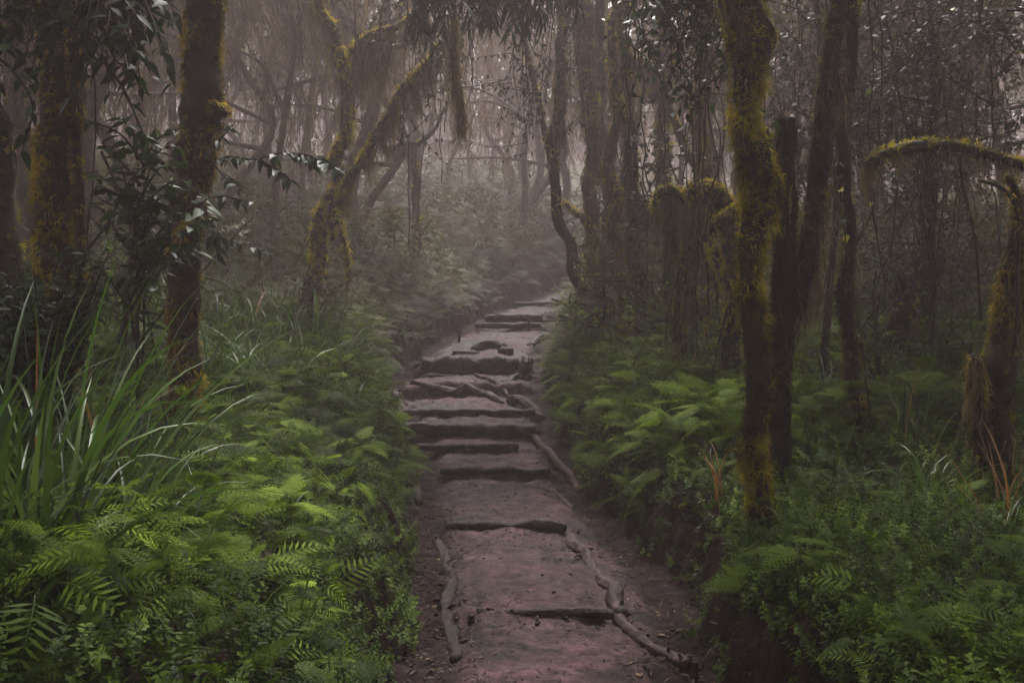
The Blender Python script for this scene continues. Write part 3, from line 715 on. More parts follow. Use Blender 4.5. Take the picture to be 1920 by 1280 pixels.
def tree(label, pts, d, wpx, limbs=(), bark=None, moss=(5000, .035, .006), mossmat=None, thr=-.25, tint=.45, grad=0., dd=None, drape=(), seg=16, rough=.22, seed=0, crown=None, name='mossy_tree', cat='tree', group=None, sink=True, leafy_limbs=(), leafmat=None, leafproto=LEAF, broken=False, flare=1.35):
    p, r = pxline(pts, d, wpx, dd)
    if sink:                                            # pts run from the base upwards
        b = p[0].copy(); b[2] = float(H(b[0], b[1])) - .12; r0 = r[0] * flare
        if p[0][2] > b[2] + .05: p = np.vstack([b, p]); r = np.concatenate([[r0], r])
        else: p[0] = b
    root = thing(name, label, cat, (p[0][0], p[0][1], p[0][2] + (.12 if sink else 0)), group)
    mt = MB(); tb = tube(mt, p, r, seg, 10, rough, 5.5, seed, wob=.03 if d < 9 else .09); mt.build('trunk', bark or M_bark, root)
    mm = MB(); fur(mm, tb, moss[0], moss[1], moss[2], seed, thr, .6, tint, .35, grad)
    tbs = [tb]
    for li, (lp, lw, ld) in enumerate(limbs):
        q, lr = pxline(lp, d, lw, ld)
        ml = MB(); t2 = tube(ml, q, lr, 12, 9, rough, 6, seed + 31 + li, wob=.03); ml.build('limb', bark or M_bark, root)
        fur(mm, t2, moss[0], moss[1], moss[2], seed + 7 + li, thr, .7, tint, .35, 0); tbs.append(t2)
    if mm.n: mm.build('moss', mossmat or M_moss, root)
    if drape:
        md = MB()
        for (ti, n, L0, L1, w, lo, hi, tn) in drape:
            n = int(n * 2.6); w = w * (1.5 if d < 11 else 1.9); L1 = L1 * 1.25
            pp = hang_from(tbs[ti], n, lo, hi)
            cl = vnoise(pp, 6., seed + 77); k = cl > -.3; pp = pp[k]; cl = cl[k]; n = len(pp)
            drapes(md, pp, U(L0, L1, n) * (.4 + .65 * np.clip(cl + .4, 0, 1)) , w, tn + .13 * rng.normal(size=n) + .15 * cl)
        md.build('hanging_moss', M_drape, root)
    if leafy_limbs:
        ms = MB(); ml = MB()
        for (lp, rad, ld, n, sz, tn) in leafy_limbs:
            q, _ = pxline(lp, d, 1, ld); leafy(ms, ml, q, np.linspace(rad, rad * .35, len(q)), n, sz, leafproto, tn)
        ms.build('twigs', M_twig, root); ml.build('foliage', leafmat or M_gloss, root, smooth=True)
    if crown:
        ms = MB(); ml = MB(); top = p[-1]
        for c in crown: crown_leaves(ms, ml, top if len(c) < 7 else c[6], r[-1] * .7, top + np.array(c[0]), c[1], c[2], c[3], c[4], c[5])
        ms.build('boughs', bark or M_bark, root); ml.build('crown', M_small, root)
    return root, tbs
CR = lambda h=1.6, s=1.0, nb=7, nl=130, sz=.11: [((0, 0, h), s, nb, nl, sz, LEAF_S)]

# left foreground
tree('thick trunk at the left edge, one flank in orange moss, dark vine up the other',
     [(118, 780), (114, 640), (108, 500), (106, 380), (108, 250), (113, 120), (112, 0), (116, -160), (120, -380)], 7.6, [76, 72, 70, 72, 70, 67, 65, 62, 54],
     moss=(9500, .05, .008), mossmat=M_mossor, thr=-.25, tint=.62, seed=101, crown=CR(1.4, 1.3, 8), bark=M_bark,
     limbs=[([(150, 700), (152, 520), (148, 330), (140, 150), (138, 0), (140, -160)], [18, 20, 18, 20, 18, 16], [-.18] * 6)])
tree('gnarled mossy trunk with a knob, rising from the ferns in the left foreground',
     [(342, 905), (344, 760), (347, 610), (350, 500), (354, 400), (366, 300), (382, 210), (378, 110), (386, 0), (392, -140), (400, -380)], 6.5, [54, 52, 50, 54, 56, 64, 72, 60, 66, 70, 60],
     moss=(13000, .045, .007), thr=-.28, tint=.58, seed=102, mossmat=M_mossor, crown=CR(1.2, 1.2, 8), rough=.3,
     limbs=[([(385, 200), (408, 205), (420, 212)], [34, 26, 10], [-.05, -.12, -.16]), ([(350, 320), (335, 285), (345, 255)], [26, 20, 8], [0, -.1, -.1])])
# the forked leaning tree
tree('leaning forked tree left of the path with long beards of moss on its arms',
     [(566, 600), (584, 505), (606, 425), (622, 372), (636, 305), (645, 225), (641, 140), (618, 65), (597, 0), (580, -110)], 13., [42, 40, 40, 36, 30, 28, 26, 24, 24, 22],
     limbs=[([(618, 420), (650, 350), (690, 282), (726, 225), (756, 168), (805, 108), (850, 40)], [29, 25, 23, 21, 17, 13, 9], [0, -.1, -.25, -.4, -.5, -.7, -1.]),
            ([(642, 150), (664, 92), (700, 66), (748, 52), (800, 10)], [24, 22, 20, 16, 10], [0, .1, .1, 0, -.2]),
            ([(634, 425), (648, 460), (652, 500), (648, 540)], [18, 12, 9, 5], [-.2, -.3, -.3, -.3]),
            ([(622, 400), (632, 430), (624, 450)], [34, 36, 8], [-.1, -.15, -.15])],
     moss=(4200, .06, .012), thr=-.4, tint=.76, seed=103, crown=CR(1.8, 1.8, 8, 150, .13),
     drape=[(1, 250, .15, .7, .009, .35, 1, .55), (2, 300, .2, .9, .010, .1, 1, .55), (1, 120, .1, .3, .008, .05, .5, .45), (0, 140, .15, .6, .009, .6, 1, .55), (3, 40, .1, .4, .008, 0, 1, .6)])
# right foreground
tree('stoutest mossy tree right of the path, thick golden moss over its upper trunk',
     [(1428, 1005), (1418, 860), (1422, 710), (1406, 540), (1414, 430), (1422, 350), (1398, 250), (1402, 150), (1386, 40), (1378, -80), (1360, -330)], 5.8, [46, 40, 41, 44, 54, 60, 52, 60, 62, 62, 54],
     moss=(16000, .045, .0065), thr=-.2, tint=.62, grad=.35, seed=104, crown=CR(1.2, 1.2, 8), rough=.32,
     drape=[(0, 260, .06, .22, .006, .55, .95, .6)],
     limbs=[([(1425, 420), (1446, 360), (1440, 300), (1428, 240)], [40, 42, 36, 20], [-.02, -.02, 0, .03]), ([(1410, 120), (1424, 60), (1412, 0)], [40, 44, 30], [-.03, -.03, 0])])
tree('dark twin-stemmed trunk just behind the golden mossy tree, one stem snapped off',
     [(1460, 935), (1461, 800), (1463, 690), (1470, 600), (1496, 555), (1520, 450), (1536, 350), (1546, 230), (1558, 110), (1574, 0), (1590, -150), (1600, -350)], 6.8, [40, 40, 44, 48, 38, 36, 38, 38, 36, 34, 34, 30],
     limbs=[([(1464, 650), (1466, 540), (1470, 420), (1470, 320), (1468, 240), (1464, 212)], [42, 42, 44, 40, 30, 8], [0, 0, 0, .02, .03, .03]),
            ([(1470, 330), (1482, 280), (1482, 222)], [24, 22, 16], [-.04, -.05, -.05])],
     bark=M_barkdark, moss=(8000, .045, .007), thr=.25, tint=.30, seed=105, crown=CR(1.2, 1.2, 8), drape=[(0, 160, .1, .45, .006, .35, .8, .3), (1, 90, .08, .3, .006, .3, 1, .35)])
tree('slender dark trunk leaning over thin roots, draped in heart-leaf vine',
     [(1632, 930), (1612, 800), (1604, 690), (1584, 560), (1596, 420), (1576, 280), (1592, 120), (1600, -30), (1610, -250)], 7.6, [16, 18, 26, 28, 24, 22, 22, 20, 18],
     bark=M_barkdark, moss=(8000, .05, .007), thr=.05, tint=.40, seed=106, crown=CR(1., 1.2, 6), drape=[(0, 160, .1, .4, .008, .2, .6, .35)])
tree('burly trunk in orange moss at the right edge beside the dead red blades',
     [(1868, 940), (1866, 820), (1872, 700), (1888, 580), (1902, 470), (1905, 380), (1890, 330)], 6.3, [58, 50, 54, 42, 28, 20, 12],
     limbs=[([(1850, 850), (1832, 740), (1824, 680), (1828, 660)], [30, 24, 16, 4], [-.1, -.15, -.18, -.18]), ([(1880, 650), (1900, 600), (1925, 520), (1960, 400), (2000, 250), (2060, 0)], [38, 34, 30, 28, 26, 22], [.1, .1, .1, .1, .1, .1])],
     mossmat=M_mossor, moss=(12000, .05, .007), thr=-.15, tint=.52, seed=107, rough=.4, drape=[(0, 260, .05, .4, .006, .2, .9, .6), (1, 120, .05, .35, .006, .2, 1, .6), (2, 120, .05, .3, .006, 0, .6, .55)])
# tree off the right side whose bough arches into view
tree('trunk past the right edge whose moss-topped bough arches into view',
     [(2080, 900), (2075, 600), (2060, 330), (2060, 0), (2050, -300)], 7.6, [80, 78, 72, 66, 56],
     limbs=[([(2060, 380), (1985, 335), (1920, 312), (1852, 290), (1785, 276), (1705, 280), (1640, 298), (1620, 306)], [32, 24, 18, 16, 19, 20, 11, 4], [0, 0, -.1, -.2, -.3, -.4, -.5, -.55])],
     moss=(11000, .05, .007), thr=-.05, tint=.52, seed=108, bark=M_barkdark, crown=CR(1., 1.2, 6), drape=[(1, 110, .04, .26, .006, .3, 1, .45)])

# middle distance, right of the path
tree('slim trunk leaning in an S over the right edge of the path',
     [(1112, 640), (1102, 580), (1072, 490), (1052, 405), (1046, 335), (1040, 280), (1050, 212), (1052, 140), (1048, 40), (1040, -120)], 15., [32, 34, 30, 28, 26, 32, 28, 26, 26, 22],
     moss=(4500, .035, .010), thr=.0, tint=.58, seed=111, crown=CR(2., 1.8, 8, 150, .14), drape=[(0, 120, .2, .9, .012, .6, 1, .45)], bark=M_bark,
     limbs=[([(1042, 300), (1025, 255), (1005, 180), (990, 100), (970, 20)], [20, 18, 16, 13, 9], [.2, .4, .7, 1., 1.3])])
tree('straight trunk behind the S-shaped one with ochre moss bands',
     [(1118, 600), (1114, 500), (1108, 400), (1108, 270), (1102, 150), (1094, 40), (1080, -140)], 15.6, [36, 34, 38, 34, 42, 48, 40],
     moss=(4500, .035, .010), thr=-.3, tint=.62, seed=112, crown=CR(2., 1.9, 8, 150, .14), bark=M_barkpale, drape=[(0, 160, .2, 1., .012, .5, 1, .4)],
     limbs=[([(1056, 376), (1078, 398), (1096, 412), (1132, 462), (1150, 500), (1164, 540)], [14, 18, 20, 20, 20, 22], [0, -.3, -.4, -.2, 0, 0])])
tree('lumpy trunk wrapped in brown moss with a bulging foot among pale leaves',
     [(1166, 720), (1160, 655), (1166, 600), (1166, 520), (1160, 420), (1150, 320), (1152, 200), (1156, 90), (1160, -60)], 12., [40, 44, 34, 32, 30, 26, 26, 22, 18],
     moss=(7000, .04, .010), thr=-.4, tint=.58, seed=113, drape=[(0, 200, .1, .5, .009, .2, 1, .45)], rough=.4, bark=M_barkpale)
tree('broken leaning trunk bent over in a moss-capped elbow with root curtains',
     [(1378, 700), (1370, 560), (1374, 470), (1358, 400), (1328, 358), (1302, 356), (1288, 378), (1264, 362), (1242, 372), (1230, 420)], 10., [36, 36, 36, 36, 34, 28, 22, 24, 16, 4],
     limbs=[([(1350, 420), (1372, 400), (1398, 372)], [34, 26, 18], [-.2, -.3, -.4]), ([(1250, 372), (1258, 440), (1270, 520), (1266, 640)], [14, 10, 9, 13], [0, .05, 0, 0]), ([(1330, 440), (1352, 500), (1376, 560)], [20, 18, 12], [-.2, -.3, -.4])]
     + [([(u, 385 + 6 * (i % 3), ), (u + 6 * math.sin(i), 450), (u - 8 * math.sin(i * 2.), 530), (u + 4, 570 + 30 * (i % 3))], [w_, w_ * 1.2, w_ * .8, 4], [.1 * (i % 3), .15, .1, .1]) for i, (u, w_) in enumerate([(1248, 9), (1259, 6), (1281, 12), (1296, 7), (1309, 11), (1322, 6), (1338, 10)])],
     moss=(9000, .04, .008), thr=-.3, tint=.66, seed=114, bark=M_barkdark,
     drape=[(0, 60, .1, .7, .007, .5, 1, .38), (2, 40, .2, .6, .008, 0, 1, .35), (5, 50, .1, .3, .008, 0, 1, .45), (7, 60, .1, .35, .008, 0, 1, .5), (9, 40, .1, .3, .008, 0, 1, .45)])
tree('dark mossy trunk with pale vine leaves halfway up',
     [(1205, 640), (1200, 560), (1196, 450), (1190, 380), (1178, 250), (1172, 120), (1165, -60)], 13.2, [40, 42, 40, 36, 34, 30, 26],
     moss=(5000, .035, .010), thr=-.2, tint=.48, seed=115, bark=M_barkdark, crown=CR(1.8, 1.6, 6, 130, .13), drape=[(0, 200, .2, .8, .011, .3, .9, .35)])
tree('shadowy trunk between the ochre banded and the brown mossy trunks',
     [(1142, 590), (1138, 480), (1136, 380), (1128, 250), (1122, 100), (1115, -60)], 17., [34, 32, 32, 30, 28, 26], moss=(4000, .035, .010), thr=0, tint=.3, seed=116, bark=M_bark, crown=CR(2, 1.8, 6, 130, .14))
tree('grey trunk with a sawn-off elbow, in haze above the moss-capped elbow',
     [(1322, 640), (1318, 500), (1320, 350), (1312, 220), (1320, 100), (1310, -20), (1300, -160)], 13.5, [40, 36, 36, 34, 36, 34, 30], moss=(4500, .035, .010), thr=-.1, tint=.55, seed=117, bark=M_barkpale, crown=CR(1.8, 1.7, 8, 140, .13),
     limbs=[([(1316, 320), (1290, 290), (1268, 240), (1254, 200)], [24, 22, 22, 18], [.2, .3, .4, .4])], drape=[(0, 160, .2, .7, .011, .4, 1, .4)])
tree('hazy trunk whose short level arm carries a bright moss cushion',
     [(1246, 600), (1250, 420), (1244, 280), (1248, 140), (1246, 20), (1240, -120)], 18.5, [40, 38, 36, 36, 38, 34], moss=(2500, .09, .018), thr=-.1, tint=.5, seed=118, bark=M_barkpale, crown=CR(2, 1.9, 7, 130, .15),
     limbs=[([(1246, 135), (1215, 122), (1185, 120), (1172, 124)], [26, 30, 28, 14], [0, -.2, -.3, -.3]), ([(1200, 186), (1215, 178), (1240, 190)], [20, 26, 22], [-.3, -.3, 0])], drape=[(1, 160, .2, .6, .014, 0, 1, .4)])
tree('dark snag stub in the thicket right of the twin-stemmed trunk',
     [(1688, 760), (1690, 640), (1692, 560), (1690, 515)], 10.5, [50, 46, 42, 26], moss=(2500, .05, .009), thr=0., tint=.35, seed=119, bark=M_barkdark, drape=[(0, 120, .1, .5, .009, .3, 1, .35)])
tree('moss-edged broken post of a trunk next to the dark snag stub',
     [(1726, 780), (1724, 650), (1728, 580), (1722, 540)], 11., [36, 36, 36, 22], moss=(3000, .06, .009), thr=-.2, tint=.42, seed=120, bark=M_barkdark, drape=[(0, 120, .1, .5, .009, .3, 1, .4)])
# middle distance, left
tree('pale leaning trunk at the far left behind the orange mossed one',
     [(50, 620), (48, 400), (42, 250), (34, 120), (26, 0), (18, -160)], 13.5, [44, 40, 40, 42, 42, 36], moss=(5000, .035, .010), thr=-.1, tint=.5, seed=121, mossmat=M_mossor, bark=M_barkpale, crown=CR(1.8, 1.7, 7, 140, .14))
tree('thin straight trunk with a bent level arm, hazy beyond the forked tree',
     [(775, 500), (780, 400), (782, 300), (780, 265)], 21., [22, 20, 18, 12], moss=(900, .08, .016), thr=-.1, tint=.42, seed=122, bark=M_barkpale,
     limbs=[([(781, 272), (800, 258), (815, 240), (830, 212), (842, 192)], [12, 12, 10, 8, 5], [0, -.2, -.3, -.5, -.7]), ([(781, 270), (760, 268), (738, 274), (725, 278)], [12, 11, 10, 6], [0, 0, 0, 0])], drape=[(2, 60, .2, .6, .014, 0, 1, .4), (0, 50, .2, .5, .014, .5, 1, .4)])

# ----------------------------------------------------------------- background trees in the haze
def far_proto(seed, h, r0, nl, drape_n):
    global rng
    keep = rng; rng = np.random.default_rng(seed)
    root = thing('hazy_tree', 'tall slender tree standing in the haze', 'tree', (0, 0, 0), 'trees in the haze up the slope')
    lean = rng.normal(size=2) * .06
    n = 7; z = np.linspace(-.3, h, n)
    p = np.column_stack([lean[0] * z + rng.normal(size=n) * .34, lean[1] * z + rng.normal(size=n) * .34, z])
    r = r0 * .62 * np.linspace(1.15, .35, n)
    mt = MB(); tb = tube(mt, p, r, 10, 6, .2, 4, seed); mt2 = MB()
    mlv = MB(); md = MB(); fur(md, tb, 260, .10, .02, seed, -.1, .6, .55)
    for i in range(int(rng.integers(9, 14))):
        f = rng.uniform(.3, .98) * (len(tb['c']) - 1); b = tb['c'][int(f)]; az = rng.uniform(0, 6.28); L = rng.uniform(1.4, 3.8)
        e = b + np.array([math.cos(az) * L, math.sin(az) * L, rng.uniform(.2, 1.6)]); m = (b + e) / 2 + [0, 0, rng.uniform(-.1, .5)] + rng.normal(size=3) * .15
        t2 = tube(mt, [b, m, e], [r0 * .4, r0 * .26, .02], 6, 5, .15, 5, seed + i)
        drapes(md, hang_from(t2, drape_n, .15, 1), rng.uniform(.3, 1.8, drape_n), .035, np.clip(.45 + .15 * rng.normal(size=drape_n), 0, .8), 4)
        k = rng.integers(len(t2['c']) // 3, len(t2['c']), nl)
        q = t2['c'][k] + rng.normal(size=(nl, 3)) * np.array([.5, .5, .4])
        inst(mlv, LEAF_S if nl < 0 else KITE, q, rng.normal(size=(nl, 3)) + [0, 0, -.6], np.array([0, 0, 1.]) + rng.normal(size=(nl, 3)) * .5, rng.uniform(.09, .22, nl), np.clip(.45 + .18 * rng.normal(size=nl), 0, 1))
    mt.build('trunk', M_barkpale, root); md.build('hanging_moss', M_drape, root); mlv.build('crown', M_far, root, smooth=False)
    rng = keep
    return root
PROTO = [far_proto(900 + i, h, r, nl, dn) for i, (h, r, nl, dn) in enumerate([(10, .17, 130, 42), (12, .22, 140, 46), (9, .13, 110, 40), (13, .26, 150, 46), (8, .16, 130, 60), (11, .14, 100, 36), (10, .2, 140, 64)])]
FARLAB = [('tree with a hazy pale trunk seen between the left foreground trunks', lambda u, d: u < 560),
          ('faint slender trunk in the bright haze above the end of the path', lambda u, d: 820 <= u < 1080),
          ('hazy draped trunk between the forked leaning tree and the bright gap', lambda u, d: 560 <= u < 820),
          ('dim trunk in the tangled haze beyond the right-hand mossy trees', lambda u, d: u >= 1080)]
spots = [(195, 17), (228, 15.5), (262, 24), (300, 31), (428, 26), (466, 22), (505, 30), (540, 20), (585, 27), (690, 20.5), (716, 23), (742, 32),
         (848, 41), (886, 46), (905, 52), (936, 39), (958, 47), (985, 43), (1002, 36), (1030, 31), (1062, 34), (1088, 27), (1200, 24), (1270, 28),
         (1352, 22), (1400, 26), (1500, 20), (1532, 30), (1582, 24), (1640, 17), (1760, 15), (1785, 21), (1822, 17), (1880, 22), (60, 20), (120, 26), (8, 17), (330, 21), (380, 37), (640, 38), (800, 36), (1150, 36), (1450, 34), (1700, 28)]
fr = np.random.default_rng(44)
for i in range(110):
    u, d = fr.uniform(-500, 2420), fr.uniform(22, 95)
    if not (800 < u < 1100 and d < 62): spots.append((u, d))
used = set()
for i, (u, d) in enumerate(spots):
    x = X(u, d); 
    if abs(x - cx(d)) < 1.3 and d < 45: x = float(cx(d)) + 1.6 * (1 if x > cx(d) else -1)
    kk = int(fr.integers(0, len(PROTO)))
    lab, grp = next((l, l) for l, c in FARLAB if c(u, d))
    rz = fr.uniform(0, 6.28); sc = fr.uniform(.85, 1.3); loc = (x, d, float(H(x, d)) - .1)
    if kk not in used:
        used.add(kk); o = PROTO[kk]; o.location = loc; o.rotation_euler = (0, 0, rz); o.scale = (sc,) * 3; o['label'] = lab; o['group'] = lab
    else: copy_tree(PROTO[kk], loc, rz, sc, lab, lab)
for k, o in enumerate(PROTO):
    if k not in used: o.location = (20 + 3 * k, 60, float(H(20 + 3 * k, 60))); o['label'] = FARLAB[3][0]; o['group'] = FARLAB[3][0]

# the forest beyond, one mass
def far_woods():
    mb = MB(); n = 700; r0 = np.random.default_rng(5)
    for i in range(n):
        y = r0.uniform(66, 160); x = r0.uniform(-105, 112); z = float(H(x, y)); h = r0.uniform(7, 14)
        tube(mb, [(x, y, z - .3), (x + r0.normal() * .4, y, z + h * .5), (x + r0.normal() * .8, y, z + h)], [.22, .16, .05], 6, 4, .2, 3, i, tint=.3)
    m = 210000; x = r0.uniform(-108, 118, m); y = r0.uniform(62, 165, m); z = H(x, y) + 13.5 * r0.random(m) ** .95
    k = vnoise(np.stack([x, y, z], -1), .25, 9) > -.5; x, y, z = x[k], y[k], z[k]; m = len(x)
    inst(mb, KITE, np.column_stack([x, y, z]), rng.normal(size=(m, 3)) + [0, 0, -.6], np.array([0, -.3, 1.]) + rng.normal(size=(m, 3)) * .5, U(.6, 1.3, m), np.clip(.45 + .18 * rng.normal(size=m), 0, 1))
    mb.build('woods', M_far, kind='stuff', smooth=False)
far_woods()

# ----------------------------------------------------------------- canopy trees added out of view to shade the near path
def shade_canopy_proto(seed, h=7.2, R=3.1, nleaf=11000):
    global rng
    keep = rng; rng = np.random.default_rng(seed)
    root = thing('shade_canopy_tree', 'broad crowned tree added out of view to shade the near path', 'tree', (0, 0, 0), 'trees added out of view for shade on the near path')
    mt = MB(); tb = tube(mt, [(0, 0, -.3), (.1, .05, 1.5), (-.1, .1, 3.2), (.1, 0, 5.2)], [.24, .19, .16, .12], 12, 8, .25, 5, seed, wob=.04)
    mb = MB(); ml = MB(); mm = MB(); fur(mm, tb, 900, .06, .01, seed)
    for i in range(13):
        a = i * 2.4; L = R * rng.uniform(.45, 1.); z = h + rng.uniform(-1.3, 1.2)
        e = np.array([math.cos(a) * L, math.sin(a) * L, z]); b = tb['c'][int(len(tb['c']) * rng.uniform(.7, .98))]
        t2 = tube(mb, [b, (b + e) / 2 + [0, 0, .35], e], [.09, .055, .012], 6, 6, .15, 6, i, wob=.05)
        n = nleaf // 13; k = rng.integers(len(t2['c']) // 3, len(t2['c']), n)
        q = t2['c'][k] + rng.normal(size=(n, 3)) * np.array([.6, .6, .4])
        inst(ml, KITE, q, rng.normal(size=(n, 3)) + [0, 0, -.5], np.array([0, 0, 1.]) + rng.normal(size=(n, 3)) * .5, U(.15, .28, n), np.clip(.5 + .2 * rng.normal(size=n), 0, 1))
    mt.build('trunk', M_bark, root); mb.build('boughs', M_bark, root); mm.build('moss', M_moss, root); ml.build('crown', M_gloss, root, smooth=False)
    rng = keep
    return root
CAN = [shade_canopy_proto(701), shade_canopy_proto(702, 7.6, 3.4)]
CANPOS = [(-5.3, 2.0), (-6.6, 7.2), (-3.6, -2.6), (4.4, -1.6), (5.4, 3.6), (6.9, 8.6), (-8.6, 12.0), (9.2, 13.0), (.9, -5.2), (-3.9, 4.3), (3.6, 1.2), (-1.6, -.9), (-4.6, 8.9), (5.0, 6.0)]
for i, (x, y) in enumerate(CANPOS):
    loc = (x, y, float(H(x, y)) - .05)
    if i < 2: CAN[i].location = loc; CAN[i].rotation_euler[2] = i * 2.
    else: copy_tree(CAN[i % 2], loc, i * 1.7, .95 + .04 * (i % 4))

# ----------------------------------------------------------------- shrubs, leafy boughs, twiggy thickets
def shrub(name, label, cat, base, sprays, leafmat, proto, size, tint, droop=.35, stem=.009, extra=None):
    """sprays: list of (u, v, d) polylines; stems join at base"""
    root = thing(name, label, cat, base); ms = MB(); ml = MB()
    for (pts, n) in sprays:
        q = np.array([P(*p) for p in pts]); leafy(ms, ml, q, np.linspace(stem, .002, len(q)), n, size, proto, tint, droop)
    if extra: extra(ms, ml)
    ms.build('stems', M_twig, root); ml.build('foliage', leafmat, root)
    return root
def gpos(u, d): x = X(u, d); return (x, d, float(H(x, d)))

# dark glossy shrub, left
def spr(u0, v0, d0, u1, v1, d1, sag=0, n=14):
    um, vm = (u0 + u1) / 2 + U(-14, 14), (v0 + v1) / 2 - 18 + sag
    return ([(u0, v0, d0), (um, vm, (d0 + d1) / 2 + U(-.1, .1)), (u1, v1, d1)], n)
b = gpos(250, 5.6)
S = [([(330, 960, 5.6), (300, 700, 5.55), (268, 540, 5.5)], 2)]
ex = []
S += [([(255, 900, 5.6), (262, 640, 5.5), (258, 420, 5.45), (256, 300, 5.4)], 22), ([(248, 920, 5.6), (272, 650, 5.5), (270, 480, 5.4), (268, 330, 5.35)], 18),
      ([(262, 560, 5.5), (300, 480, 5.4), (330, 420, 5.35)], 10), ([(170, 465, 5.4), (205, 415, 5.35), (240, 345, 5.3), (290, 290, 5.25)], 16),
      spr(258, 420, 5.4, 180, 350, 5.3), spr(258, 380, 5.4, 330, 300, 5.25, 0, 16), spr(262, 350, 5.4, 190, 270, 5.3, 0, 14), spr(264, 330, 5.4, 340, 240, 5.2, 0, 14), spr(262, 450, 5.4, 330, 400, 5.2, 0, 12), spr(255, 300, 5.4, 225, 225, 5.3, 0, 12), spr(270, 420, 5.4, 400, 380, 5.2, 30, 12)]
for k in range(26):
    u, v = U(165, 400), U(230, 520); S.append(spr(258 + U(-10, 14), min(v + U(40, 160), 640), 5.4, u, v, 5.4 + U(-.3, .3), 0, 14))
shrub('glossy_shrub', 'airy shrub with dark pointed glossy leaves and bare stems between the two left trunks', 'shrub', b, S, M_gloss, LEAF, .104, .58, .3)
b = gpos(90, 5.4); S = []
for k in range(130):
    u = U(-60, 210); v = U(455, 690); S.append(([(90 + U(-40, 40), 800, 5.4), ((u + 90) / 2, (v + 760) / 2, 5.3 + U(-.2, .2)), (u, v, 5.1 + U(-.35, .45))], 16))
shrub('dense_shrub', 'dense dark shrub of small shiny leaves in front of the thick left trunk', 'shrub', b, S, M_gloss, LEAF, .075, .58, .3)
b = gpos(430, 6.2); S = []
S += [([(372, 330, 6.3), (425, 296, 6.1), (480, 300, 6.0), (540, 286, 5.9), (585, 304, 5.85), (642, 322, 5.8)], 54), ([(480, 298, 6.0), (520, 318, 5.9), (545, 340, 5.85)], 12), ([(540, 288, 5.9), (580, 292, 5.8), (610, 306, 5.75)], 12), ([(400, 306, 6.2), (430, 340, 6.1), (455, 350, 6.0)], 14), ([(376, 390, 6.3), (400, 420, 6.1), (420, 450, 6.0), (492, 470, 5.9)], 20), ([(372, 380, 6.3), (410, 370, 6.1), (470, 380, 6.0)], 16), ([(380, 300, 6.3), (420, 255, 6.1), (440, 235, 6.0)], 12), ([(372, 350, 6.3), (395, 430, 6.0), (405, 480, 5.95)], 18)]
r_ = shrub('leafy_branch', 'drooping leafy branches growing from the knobbed mossy trunk toward the path', 'branch', tuple(P(370, 350, 6.35)), S, M_gloss, LEAF, .098, .45, .55)
S = []
for k in range(70):
    u = U(-20, 340); v = U(-30, 130) if k % 3 else U(60, 190); S.append(([(160 + U(-130, 130), -190, 5.0), ((u + 160) / 2 + U(-30, 30), -70, 4.8), (u, v, 4.6 + U(-.3, .4))], 14))
S += [([(150, -120, 4.9), (180, 20, 4.7), (215, 110, 4.6), (250, 130, 4.55), (262, 190, 4.5)], 14), ([(180, 100, 4.8), (225, 160, 4.6), (260, 240, 4.5), (272, 260, 4.5)], 12), ([(-60, 60, 4.9), (20, 130, 4.7), (60, 200, 4.6), (40, 280, 4.6)], 16), ([(-60, 120, 4.9), (0, 210, 4.7), (20, 290, 4.6)], 12)]
# they hang from a bough that reaches in from a trunk left of the view
root = thing('overhanging_bough', 'leafy bough hanging over the top left corner in dark silhouette', 'branch', tuple(P(160, -200, 5.0)))
ms = MB(); ml = MB()
tube(ms, [P(-520, -330, 5.2), P(-200, -250, 5.1), P(160, -200, 5.0), P(420, -190, 4.9)], [.06, .05, .03, .008], 8, 6, .15, 8, 5)
for pts, n in S: leafy(ms, ml, np.array([P(*p) for p in pts]), np.linspace(.010, .002, len(pts)), n, .104, LEAF, .42, .4)
ms.build('stems', M_twig, root); ml.build('foliage', M_gloss, root)

# narrow-leaved bough, top centre
root = thing('overhanging_bough', 'bough with narrow drooping strap leaves hanging at the top above the path', 'branch', tuple(P(930, -160, 9.)))
ms = MB(); ml = MB()
tube(ms, [P(1180, -420, 9.4), P(1080, -260, 9.2), P(930, -150, 9.), P(760, -90, 8.8)], [.06, .045, .03, .01], 8, 6, .15, 8, 6)
for k in range(44):
    u = U(740, 1085); v = U(-40, 62) + (20 if u < 900 else 0); n = 22
    q = np.array([P(u + U(-40, 40), -150, 9.), P(u + U(-15, 15), (v - 150) / 2, 8.9), P(u, v, 8.9 + U(-.5, .5))])
    leafy(ms, ml, q, np.array([.012, .007, .003]), n, .20, LEAF_N, .35, .9, .5)
ms.build('stems', M_twig, root); ml.build('foliage', M_gloss, root)
# small-leaved sprays either side of it
def spray_tree(name, label, cat, base, ends, mat, proto, size, tint, n, droop=.3, trunk=None, twig=.012, sub=3, spread=.35):
    root = thing(name, label, cat, tuple(base)); ms = MB(); ml = MB()
    if trunk is not None: tube(ms, trunk[0], trunk[1], 8, 7, .2, 8, 9, wob=.03)
    for (p0, p1) in ends:
        p0 = np.asarray(p0); p1 = np.asarray(p1); m = (p0 + p1) / 2 + rng.normal(size=3) * .16 + [0, 0, .08]
        tb = leafy(ms, ml, [p0, m, p1], [twig, twig * .6, .002], n, size, proto, tint, droop)
        for s in range(sub):
            q = tb['c'][rng.integers(len(tb['c']) // 3, len(tb['c']))]; e = q + rng.normal(size=3) * spread * np.array([1, 1, .8])
            leafy(ms, ml, [q, (q + e) / 2 + rng.normal(size=3) * .05, e], [twig * .45, twig * .3, .0015], max(5, n * 2 // 3), size, proto, tint, droop)
    ms.build('stems', M_twig, root); ml.build('foliage', mat, root)
    return root
